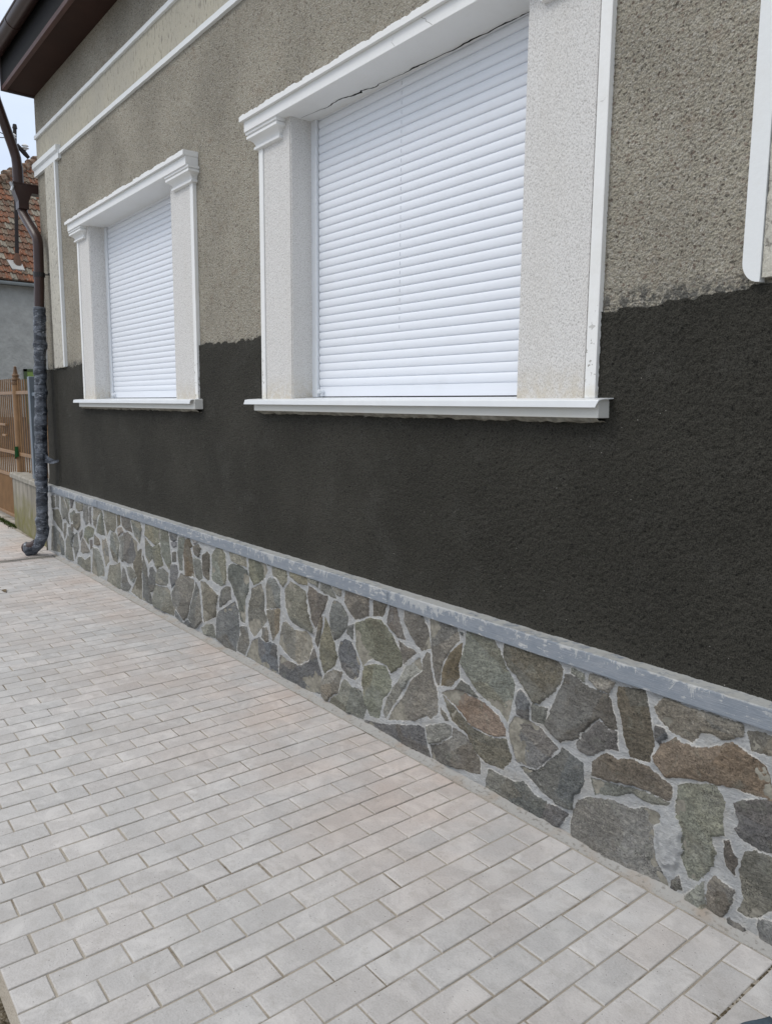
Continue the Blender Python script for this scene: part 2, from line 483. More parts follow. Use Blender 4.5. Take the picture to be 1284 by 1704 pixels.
# -- wall with two openings
m = MB()
xs = [WX0, SML['xi'], SML['xr'], BIG['xi'], BIG['xr'], WX1]
def rect(m, x0, x1, z0, z1, y):
    m.add([(x0,y,z0),(x1,y,z0),(x1,y,z1),(x0,y,z1)], [(0,1,2,3)])
def grid_edge_wall(m, x0, x1, z0, z1, y): rect(m, x0, x1, z0, z1, y)
for i in range(5):
    a, b_ = xs[i], xs[i+1]
    if i in (1, 3):
        zt = SML['zt'] if i == 1 else BIG['zt']
        rect(m, a, b_, 0, ZS-.03, WY0); rect(m, a, b_, zt, WTOP, WY0)
    else:
        rect(m, a, b_, 0, WTOP, WY0)
m.add([(WX0,WY0,0),(WX0,WY1,0),(WX0,WY1,WTOP),(WX0,WY0,WTOP)], [(0,1,2,3)])
m.add([(WX1,WY0,0),(WX1,WY1,0),(WX1,WY1,WTOP),(WX1,WY0,WTOP)], [(0,3,2,1)])
m.add([(WX0,WY1,0),(WX1,WY1,0),(WX1,WY1,WTOP),(WX0,WY1,WTOP)], [(3,2,1,0)])
wall = m.build('wall', M_cast, house, fix=False)
# gritty silhouette on the corner arris
m = MB()
zs = np.arange(.72, WTOP-.03, .012)
pr = [(WX0-.001-.008*fbm(np.array([z*30.]), np.array([3.]), 3, 5)[0], z) for z in zs]
vv = []
for x, z in pr: vv += [(x, WY0-.0015, z), (WX0+.02, WY0-.0015, z), (x, WY0+.06, z)]
ff = []
for i in range(len(pr)-1):
    a = 3*i; ff += [(a, a+1, a+4, a+3), (a+2, a, a+3, a+5)]
m.add(vv, ff); m.build('corner_arris', M_cast, house, fix=False)

# -- dark lower render: proud of the old plaster, ragged top edge
m = MB()
step = .010
X = np.arange(-8.31, WX1, step)
def inx(x, W_, pad=0.0): return W_['xo']+pad < x < W_['xe']-pad
def yd(x):
    if x < -7.95: return .058
    if x < -7.90: return .058+.014*(x+7.95)/.05
    return .072
zt = []
for x in X:
    n1 = fbm(np.array([x*2.2]), np.array([1.]), 3, 3)[0]; n2 = fbm(np.array([x*26.]), np.array([9.]), 3, 8)[0]
    z = 1.868 + (n1-.5)*.10 + (n2-.5)*.040
    if -5.0 < x < -3.8: z += .030
    if x > -1.6: z = 1.862 + (n1-.5)*.05 + (n2-.5)*.028 - .02*max(0, min(1, (-1.2-x)/.35)) + .010*(x > -1.1)
    if x < -7.55: z = min(z, 1.868)
    zt.append(z)
ZB = .690
def sheet_arrays(XX, ZBOT, ZTOP, nz, yfun, close=True):
    XX = np.asarray(XX); t = np.linspace(0, 1, nz)
    GX = np.repeat(XX[None, :], nz, 0); GZ = ZBOT[None, :]+(ZTOP-ZBOT)[None, :]*t[:, None]
    Y = yfun(GX, GZ)
    if close:
        GX = np.concatenate([GX, XX[None, :]]); GZ = np.concatenate([GZ, ZTOP[None, :]+.0015]); Y = np.concatenate([Y, np.full((1, len(XX)), .0808)])
    verts = np.stack([GX, Y, GZ], -1).reshape(-1, 3); r_, c_ = GX.shape
    a = (np.arange(r_-1)[:, None]*c_+np.arange(c_-1)[None, :]).reshape(-1)
    if yfun is ydark:
        X_, Z_ = verts[:, 0], verts[:, 2]; k = np.clip((-7.95-X_)/.36, 0, 1)
        verts[:, 0] = X_ + k*.085*np.clip((Z_-ZB)/(1.87-ZB), 0, 1)
    return verts, np.stack([a, a+1, a+c_+1, a+c_], -1)
def relief_mesh(name, parts, mat, parent):
    """plaster surface with real relief, built from one or more regular sheets that meet edge to edge"""
    vs = []; fs = []; n = 0
    for v_, f_ in parts: vs.append(v_); fs.append(f_+n); n += len(v_)
    verts = np.concatenate(vs); faces = np.concatenate(fs)
    me = bpy.data.meshes.new(name)
    me.vertices.add(len(verts)); me.vertices.foreach_set('co', verts.ravel().astype(np.float32))
    me.loops.add(faces.size); me.loops.foreach_set('vertex_index', faces.ravel().astype(np.int32))
    me.polygons.add(len(faces)); me.polygons.foreach_set('loop_start', np.arange(0, faces.size, 4).astype(np.int32))
    me.update(calc_edges=True); me.validate()
    bm = bmesh.new(); bm.from_mesh(me); bmesh.ops.remove_doubles(bm, verts=bm.verts[:], dist=.0002); bm.to_mesh(me); bm.free()
    me.polygons.foreach_set('use_smooth', np.ones(len(me.polygons), bool)); me.materials.append(mat)
    o = bpy.data.objects.new(name, me); return place(o, parent)
XD = np.concatenate([np.arange(-8.31, -4.0, .012), np.arange(-4.0, -2.6, .007), np.arange(-2.6, -.75, .0042), np.arange(-.75, WX1, .015)])
zt = np.interp(XD, X, zt)
zin = ((XD > BIG['xo']+.01) & (XD < BIG['xe']-.01)) | ((XD > SML['xo']+.01) & (XD < SML['xe']-.01))
def ydark(GX, GZ):
    base = np.interp(GX, [-9.5, -7.95, -7.90, 9], [.058, .058, .071, .071])
    ang = .30+.5*(fbm(GX*1.3, GZ*1.3, 2, 201)-.5)
    u = GX*np.cos(ang)+GZ*np.sin(ang); v_ = -GX*np.sin(ang)+GZ*np.cos(ang)
    sw = fbm(u*55+3*fbm(GX*9, GZ*9, 2, 203), v_*115, 3, 205)
    gr = fbm(GX*120, GZ*120, 3, 207)
    pit = np.clip(.33-vnoise(GX*60, GZ*60, 209), 0, 1)
    lvl = np.clip((GX+3.6)/1.8, .28, 1)
    wav = fbm(GX*3, GZ*3, 3, 211)-.5
    return base - .029*np.exp(-np.clip(GZ-.69, 0, 9)/.030) - .0034*(sw-.5)*lvl - .0095*(gr-.5)*np.clip(lvl, .5, 1) + .012*pit*lvl - .002*wav
ZM = 1.51
parts = [sheet_arrays(XD, np.full(len(XD), ZB), np.full(len(XD), ZM), 190, ydark, False)]
run = []
for i in range(len(XD)+1):
    if i < len(XD) and not zin[i]: run.append(i)
    else:
        if len(run) > 2:
            ii = np.array(run); parts.append(sheet_arrays(XD[ii], np.full(len(ii), ZM), np.maximum(zt[ii], ZM+.2), 80, ydark, True))
        run = []
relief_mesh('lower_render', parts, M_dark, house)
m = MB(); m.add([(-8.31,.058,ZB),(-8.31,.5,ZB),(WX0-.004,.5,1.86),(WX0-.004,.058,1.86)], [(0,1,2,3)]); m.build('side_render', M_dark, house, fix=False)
# the stretch of old roughcast nearest the camera, with its grains as relief
XR = np.arange(-1.592, -1.104, .0030)
def ycast(GX, GZ):
    gx, gz = GX*128, GZ*128
    ci = np.floor(gx); cj = np.floor(gz)
    best = np.full(GX.shape, 9.); hh = np.zeros(GX.shape)
    for di in (-1, 0, 1):
        for dj in (-1, 0, 1):
            a = (ci+di); c_ = (cj+dj)
            rx = vnoise(a, c_, 301); rz = vnoise(a, c_, 303); rh = vnoise(a, c_, 305)
            d = np.hypot(gx-a-rx, gz-c_-rz); u = d < best
            best = np.where(u, d, best); hh = np.where(u, rh, hh)
    g_ = np.sqrt(np.clip(1-(best/.85)**2, 0, 1))
    return .0795 - .0030*g_*(.25+1.1*hh) - .003*(fbm(GX*40, GZ*40, 3, 307)-.4)
zr = np.interp(XR, XD, zt)-.01
relief_mesh('near_roughcast', [sheet_arrays(XR, zr, np.full(len(XR), 3.00), 400, ycast)], M_cast, house)
tag(bpy.data.objects['lower_render'], 'fresh dark charcoal render on lower wall with ragged top edge')

# -- frieze, string courses
m = MB(); m.box(WX0-.004, WX1, .0775, .1, 3.742, 4.052); m.build('frieze', M_band, house)
for z0, z1 in ((3.736, 3.776), (4.047, 4.085)):
    m = MB()
    xs_ = np.arange(-7.47 if z0 < 4 else WX0-.005, WX1, .03)
    v = []; q = []
    for i, x in enumerate(xs_):
        jt = .004*(fbm(np.array([x*11.]), np.array([z0]), 3, 4)[0]-.5); jb = .006*(fbm(np.array([x*13.]), np.array([z0]), 3, 6)[0]-.5)
        v += [(x, .0815, z0+jb), (x, .060, z0+jb+.003), (x, .060, z1+jt-.003), (x, .0815, z1+jt)]
    for i in range(len(xs_)-1):
        a = 4*i
        for k in range(3): q.append((a+k, a+4+k, a+5+k, a+k+1))
    q.append((0, 1, 2, 3))
    m.add(v, q); m.build('string_course', M_string, house, fix=False)
m = MB()
prof = [(.081,3.706),(.052,3.706),(.052,3.757),(.046,3.762),(.034,3.775),(.034,3.818),(.081,3.822)]
m.extrude_x(prof, WX0-.03, -7.455)
m.build('pilaster_capital', M_string, house)

# -- corner pilaster (left) and pilaster near right edge
def rough_panel(name, x0, x1, z0, z1, y, seed, parent, mat):
    nx = max(2, int((x1-x0)/.012)); nz = int((z1-z0)/.016)
    xx = np.linspace(x0, x1, nx); zz = np.linspace(z0, z1, nz)
    GX, GZ = np.meshgrid(xx, zz)
    Y = y - .006*fbm(GX*45, GZ*30, 4, seed)
    jitter = .005*(fbm(GZ*40, GX*0+seed, 3, seed)-.5)
    GX = GX + np.where((GX == xx[0]) | (GX == xx[-1]), jitter, 0)
    GZ2 = GZ + np.where(GZ == zz[0], .012*(fbm(GX*50, GZ*0, 3, seed)-.5), 0)
    verts = np.stack([GX, Y, GZ2], -1).reshape(-1, 3).tolist(); faces = []
    for j in range(nz-1):
        for i in range(nx-1):
            a = j*nx+i; faces.append((a, a+1, a+nx+1, a+nx))
    # border skirt back to the wall
    bd = [(0, i) for i in range(nx)] + [(j, nx-1) for j in range(1, nz)] + [(nz-1, i) for i in range(nx-2, -1, -1)] + [(j, 0) for j in range(nz-2, 0, -1)]
    base = len(verts)
    for j, i in bd:
        a = verts[j*nx+i]; verts.append((a[0], .0808, a[2]))
    k = len(bd)
    for t in range(k):
        a = bd[t][0]*nx+bd[t][1]; b2 = bd[(t+1)%k]; b3 = b2[0]*nx+b2[1]
        faces.append((b3, a, base+t, base+(t+1)%k))
    return mesh(name, verts, faces, mat, parent)
cp = rough_panel('corner_pilaster', -7.895, -7.60, 1.865, 3.706, .056, 3, house, M_panel)
m = MB(); m.box(-7.600, -7.562, .052, .081, 1.868, 3.706); m.build('edge_trim', M_string, cp)
rp = rough_panel('front_pilaster', -1.057, -.60, 1.893, 3.72, .058, 5, house, M_panel)
m = MB()
def round_strip(m, x0, x1, z0, z1, y0, y1, left=True):
    rad = (x1-x0)*.95; pts = []
    for k in range(9):
        t = math.pi/2*k/8
        if left: pts.append((x0+rad*(1-math.cos(t)) , z0+rad*1.2*(1-math.sin(t))))
        else: pts.append((x1-rad*(1-math.cos(t)), z0+rad*1.2*(1-math.sin(t))))
    prof = [(x0 if left else x1, z1)] + pts + [(x1 if left else x0, z0), (x1 if left else x0, z1)]
    n = len(prof)
    ins = .006
    v = [(x, y0, z) for x, z in prof]+[(x, y1, z) for x, z in prof]
    fs = [tuple(range(n))] + [(i, (i+1)%n, n+(i+1)%n, n+i) for i in range(n)]
    m.add(v, fs)
round_strip(m, -1.112, -1.060, 1.884, 3.72, .050, .081, True)
m.build('edge_trim', M_string, rp)
m = MB(); round_strip(m, -.597, -.545, 1.884, 3.72, .050, .081, False); m.build('edge_trim', M_string, rp)

# -- windows
def ragged(m, x0, x1, y0, y1, z0, z1, seed, amp=.012, st=.006):
    n = int((x1-x0)/st); v = []; q = []
    for i in range(n+1):
        x = x0+(x1-x0)*i/n
        k = fbm(np.array([x*13.]), np.array([seed*1.]), 4, seed)[0]; k2 = vnoise(np.array([x*85.]), np.array([seed*2.]), seed)[0]
        z = z1 - amp*max(0, (k-.44))*3.2 - .004*k2
        v += [(x, y0, z0), (x, y0, z-.002), (x, y0+.003, z), (x, y1, z+.0015), (x, y1, z0)]
    for i in range(n):
        a = 5*i
        for k in range(3): q.append((a+k, a+5+k, a+6+k, a+k+1))
        q.append((a, a+4, a+9, a+5))
    q.append((0,1,2,3,4)[::-1]); a = 5*n; q.append((a,a+1,a+2,a+3,a+4))
    m.add(v, q)

def make_window(W_, label, seed):
    xo, xi, xr, xe, zt_ = W_['xo'], W_['xi'], W_['xr'], W_['xe'], W_['zt']
    tw = .044
    # surround: scraped pilasters with their reveals = the window's own mesh
    m = MB(); m.box(xi-.01, xr+.1, .235, .30, ZS-.02, zt_+.02)
    win = m.build('window', M_black, house)
    win['label'] = label
    for a, b_, s in ((xo+tw, xi, 1), (xr, xe-tw, -1)):
        m = MB(); m.box(a, b_, .060, .30, ZS-.012, zt_)
        jb = m.build('pilaster', M_wr, win)
        bm = bmesh.new(); bm.from_mesh(jb.data)
        ed = [e for e in bm.edges if abs(e.verts[0].co.z-e.verts[1].co.z) > .5 and e.verts[0].co.y < .1]
        bmesh.ops.bevel(bm, geom=ed, offset=.007, segments=3, affect='EDGES'); bm.to_mesh(jb.data); bm.free()
    for a, b_ in ((xo, xo+tw), (xe-tw, xe)):
        m = MB(); m.bbox(a, b_, .055, .0825, ZS-.010, zt_-.08, .0025); m.build('edge_trim', M_wp, win)
    # hood: fascia, upper fillet with chipped edge
    m = MB()
    prof = [(.0795,zt_+.062),(-.002,zt_+.058),(-.004,zt_+.0545),(-.004,zt_+.002),(.0,zt_),(.060,zt_),(.215,zt_),(.215,zt_+.02),(.0795,zt_+.02)]
    m.extrude_x(prof, W_['hl'], W_['hr'])
    hood = m.build('hood', M_hoodm, win)
    m = MB(); ragged(m, W_['hl']-.022, W_['hr']+.003, -.022, .0802, zt_+.0555, zt_+.088, seed, .009)
    m.build('hood_fillet', M_hoodm, win, fix=True)
    # capitals
    pf = [(.004,.0),(.004,-.012),(.012,-.015),(.016,-.018),(.008,-.021),(.008,-.034),(.014,-.037),(.026,-.042),(.037,-.051),(.044,-.062),(.046,-.070),(.041,-.073),(.038,-.076),(.038,-.087),(.042,-.089),(.0605,-.092)]
    for xa, xb in ((xo, xi-.095), (xr+.095, xe)):
        v = []; n = len(pf)
        for y, dz in pf:
            o_ = .060-y
            o_ *= .9
            v += [(xa-o_, .0612 if xa != xo else .0805, zt_+dz), (xa-o_, y, zt_+dz), (xb+o_, y, zt_+dz), (xb+o_, .0612 if xb != xe else .0805, zt_+dz)]
        q = []
        for i in range(n-1):
            for k in range(3): q.append((4*i+k, 4*i+k+1, 4*i+5+k, 4*i+4+k))
        q.append(tuple(4*(n-1)+k for k in range(4)))
        m = MB(); m.add(v, q); m.build('capital', M_hoodm, win, smooth=True, sharp=28)
    # shutter
    pitch = .0410; z0 = ZS+.004
    bar = .052
    sx0, sx1 = xi+.052, xr-.052+.052
    prof = [(.212, z0), (.203, z0), (.203, z0+bar-.002), (.208, z0+bar)]
    z = z0+bar
    while z < zt_+.05:
        prof += [(.2080, z+.0008), (.2045, z+.0016), (.2020, z+.006), (.2006, z+.013), (.1998, z+.020), (.1999, z+.027), (.2012, z+.034), (.2028, z+.0388), (.2050, z+.0398), (.2075, z+pitch-.0005)]
        z += pitch
    m = MB(); m.extrude_x(prof, xi+.05, xr+.03, closed=False)
    sh = m.build('shutter', M_shut, win, smooth=True, sharp=50, fix=False)
    if W_ is BIG:
        m = MB(); z = z0+bar+pitch*6
        xsm = -2.808
        while z < zt_-.02:
            m.box(xsm-.0009, xsm+.0009, .1985, .206, z+.014, z+.029); z += pitch
        sl_ = m.build('shutter_slot', mat_plain('shutter_slot_grey', (.55,.575,.62), .6), win)
        me_ = sh.data; bm = bmesh.new(); bm.from_mesh(me_); k0 = len(bm.faces); bm.from_mesh(sl_.data); bm.faces.ensure_lookup_table()
        for f_ in bm.faces[k0:]: f_.material_index = 1
        bm.to_mesh(me_); bm.free(); me_.materials.append(sl_.data.materials[0]); bpy.data.objects.remove(sl_)
    m = MB(); m.bbox(xi-.003, xi+.046, .186, .225, ZS, zt_, .002)
    m.build('guide_rail', M_rail, win)
    m = MB(); m.bbox(xr-.0, xr+.05, .186, .225, ZS, zt_, .002); m.build('guide_rail', M_rail, win)
    for xk in (xi+.085, xr-.055):
        m = MB()
        m.tube([(xk, .204, z0+.026), (xk, .186, z0+.026), (xk, .180, z0+.026), (xk,.170,z0+.026), (xk, .166, z0+.026)], .011, 14, True, [.012,.012,.0105,.0105,.008])
        m.build('shutter_stop', M_rail, win, smooth=True)
    # sill block with crumbling underside
    bl, br_ = W_['bl'], W_['br']
    m = MB(); m.bbox(bl, br_, .014, .085, 1.499, 1.562, .002); sill = m.build('sill', M_sillm, win)
    m = MB(); n = int((br_-bl-.02)/.012); v = []; q = []
    for i in range(n+1):
        x = bl+.01+(br_-bl-.02)*i/n
        for j, y in enumerate((.020, .034, .048, .062, .0785)):
            k = fbm(np.array([x*22.]), np.array([y*60.+seed]), 3, seed+4)[0]
            v.append((x, y, 1.4995-.004-(.026*max(0, k-.38)+.010*(j/4.0)) if j else 1.500))
    for i in range(n):
        for j in range(4): q.append((5*i+j, 5*i+j+1, 5*i+6+j, 5*i+5+j))
    m.add(v, q); m.build('crumbling_underside', M_dirt, sill, fix=False)
    # flashing
    sl, sr = W_['sl'], W_['sr']
    m = MB()
    prof = [(.20,1.5735),(.012,1.5625),(-.010,1.5585),(-.012,1.5555),(-.013,1.534),(-.006,1.5335),(-.006,1.5365),(-.0105,1.537),(-.0095,1.5535),(-.005,1.5555),(.012,1.5595),(.20,1.5705)]
    m.extrude_x(prof, sl, sr)
    # folded down left corner is cut square, right lip stops short of the tip
    fl = m.build('sill_flashing', M_flash, win)
    bm = bmesh.new(); bm.from_mesh(fl.data)
    for v_ in bm.verts:
        if v_.co.x > sr-.001 and v_.co.y < .02: v_.co.x -= .004 + (.012 if v_.co.z < 1.55 else 0)
        if v_.co.x < sl+.001 and v_.co.z < 1.55: v_.co.x += -.012
        # sheet only reaches the reveal between the pilasters
    bm.to_mesh(fl.data); bm.free()
    return win

bigw = make_window(BIG, 'large near window with closed white roller shutter and crack under its hood', 31)
smlw = make_window(SML, 'far left window with closed white roller shutter, seen steeply foreshortened', 47)

# crack in the soffit of the large window's hood
m = MB()
ck = [(-3.52,.118,.0006),(-3.40,.128,.0010),(-3.31,.142,.0016),(-3.25,.132,.0022),(-3.174,.133,.0026),(-3.13,.150,.0042),(-3.06,.160,.0050),(-3.045,.147,.0030),(-3.00,.166,.0024),(-2.969,.176,.0018),(-2.93,.166,.0014),(-2.85,.176,.0010),(-2.78,.184,.0012),(-2.70,.178,.0034),(-2.64,.186,.0020),(-2.55,.190,.0014),(-2.45,.196,.0022),(-2.36,.190,.0030),(-2.28,.200,.0026),(-2.20,.196,.0030),(-2.12,.203,.0022),(-2.04,.198,.0026),(-1.97,.203,.0022)]
pp = []
for i in range(len(ck)-1):
    for t in (0, .25, .5, .75):
        a, b_ = ck[i], ck[i+1]
        j = random.uniform(-.003, .003) if t else 0
        pp.append((a[0]+(b_[0]-a[0])*t, a[1]+(b_[1]-a[1])*t+j, max(.0005, (a[2]+(b_[2]-a[2])*t)*random.uniform(.6, 1.2))))
v = []; q = []
for x, y, ww in [(p_[0], p_[1], p_[2]*1.5) for p_ in pp]: v += [(x, y-ww, BIG['zt']-.0008), (x, y+ww, BIG['zt']-.0008)]
for i in range(len(pp)-1): q.append((2*i, 2*i+1, 2*i+3, 2*i+2))
m.add(v, q); m.build('crack', M_black, bigw, fix=False)
# hairline crack on the fascia and trim
m = MB()
def hair(m, pts, y, wd):
    v = []; q = []
    for x, z in pts: v += [(x-wd, y, z), (x+wd, y, z+wd)]
    for i in range(len(pts)-1): q.append((2*i, 2*i+1, 2*i+3, 2*i+2))
    m.add(v, q)
hair(m, [(-1.635,2.508),(-1.622,2.514),(-1.612,2.513),(-1.603,2.521),(-1.594,2.524)], .0543, .0007)
m.build('hairline_crack', mat_plain('hairline_grey', (.28,.27,.25), .9), bigw, fix=False); m = MB()
hair(m, [(-2.45,3.052),(-2.44,3.040),(-2.42,3.030),(-2.415,3.018),(-2.40,3.010),(-2.38,2.994)], -.0047, .0008)
m.build('hairline_crack', bpy.data.materials['hairline_grey'], bigw, fix=False); m = MB()
hair(m, [(-2.62,3.030),(-2.63,3.015),(-2.622,3.008),(-2.61,2.994)], -.0047, .0006)
m.build('hairline_crack', bpy.data.materials['hairline_grey'], bigw, fix=False)

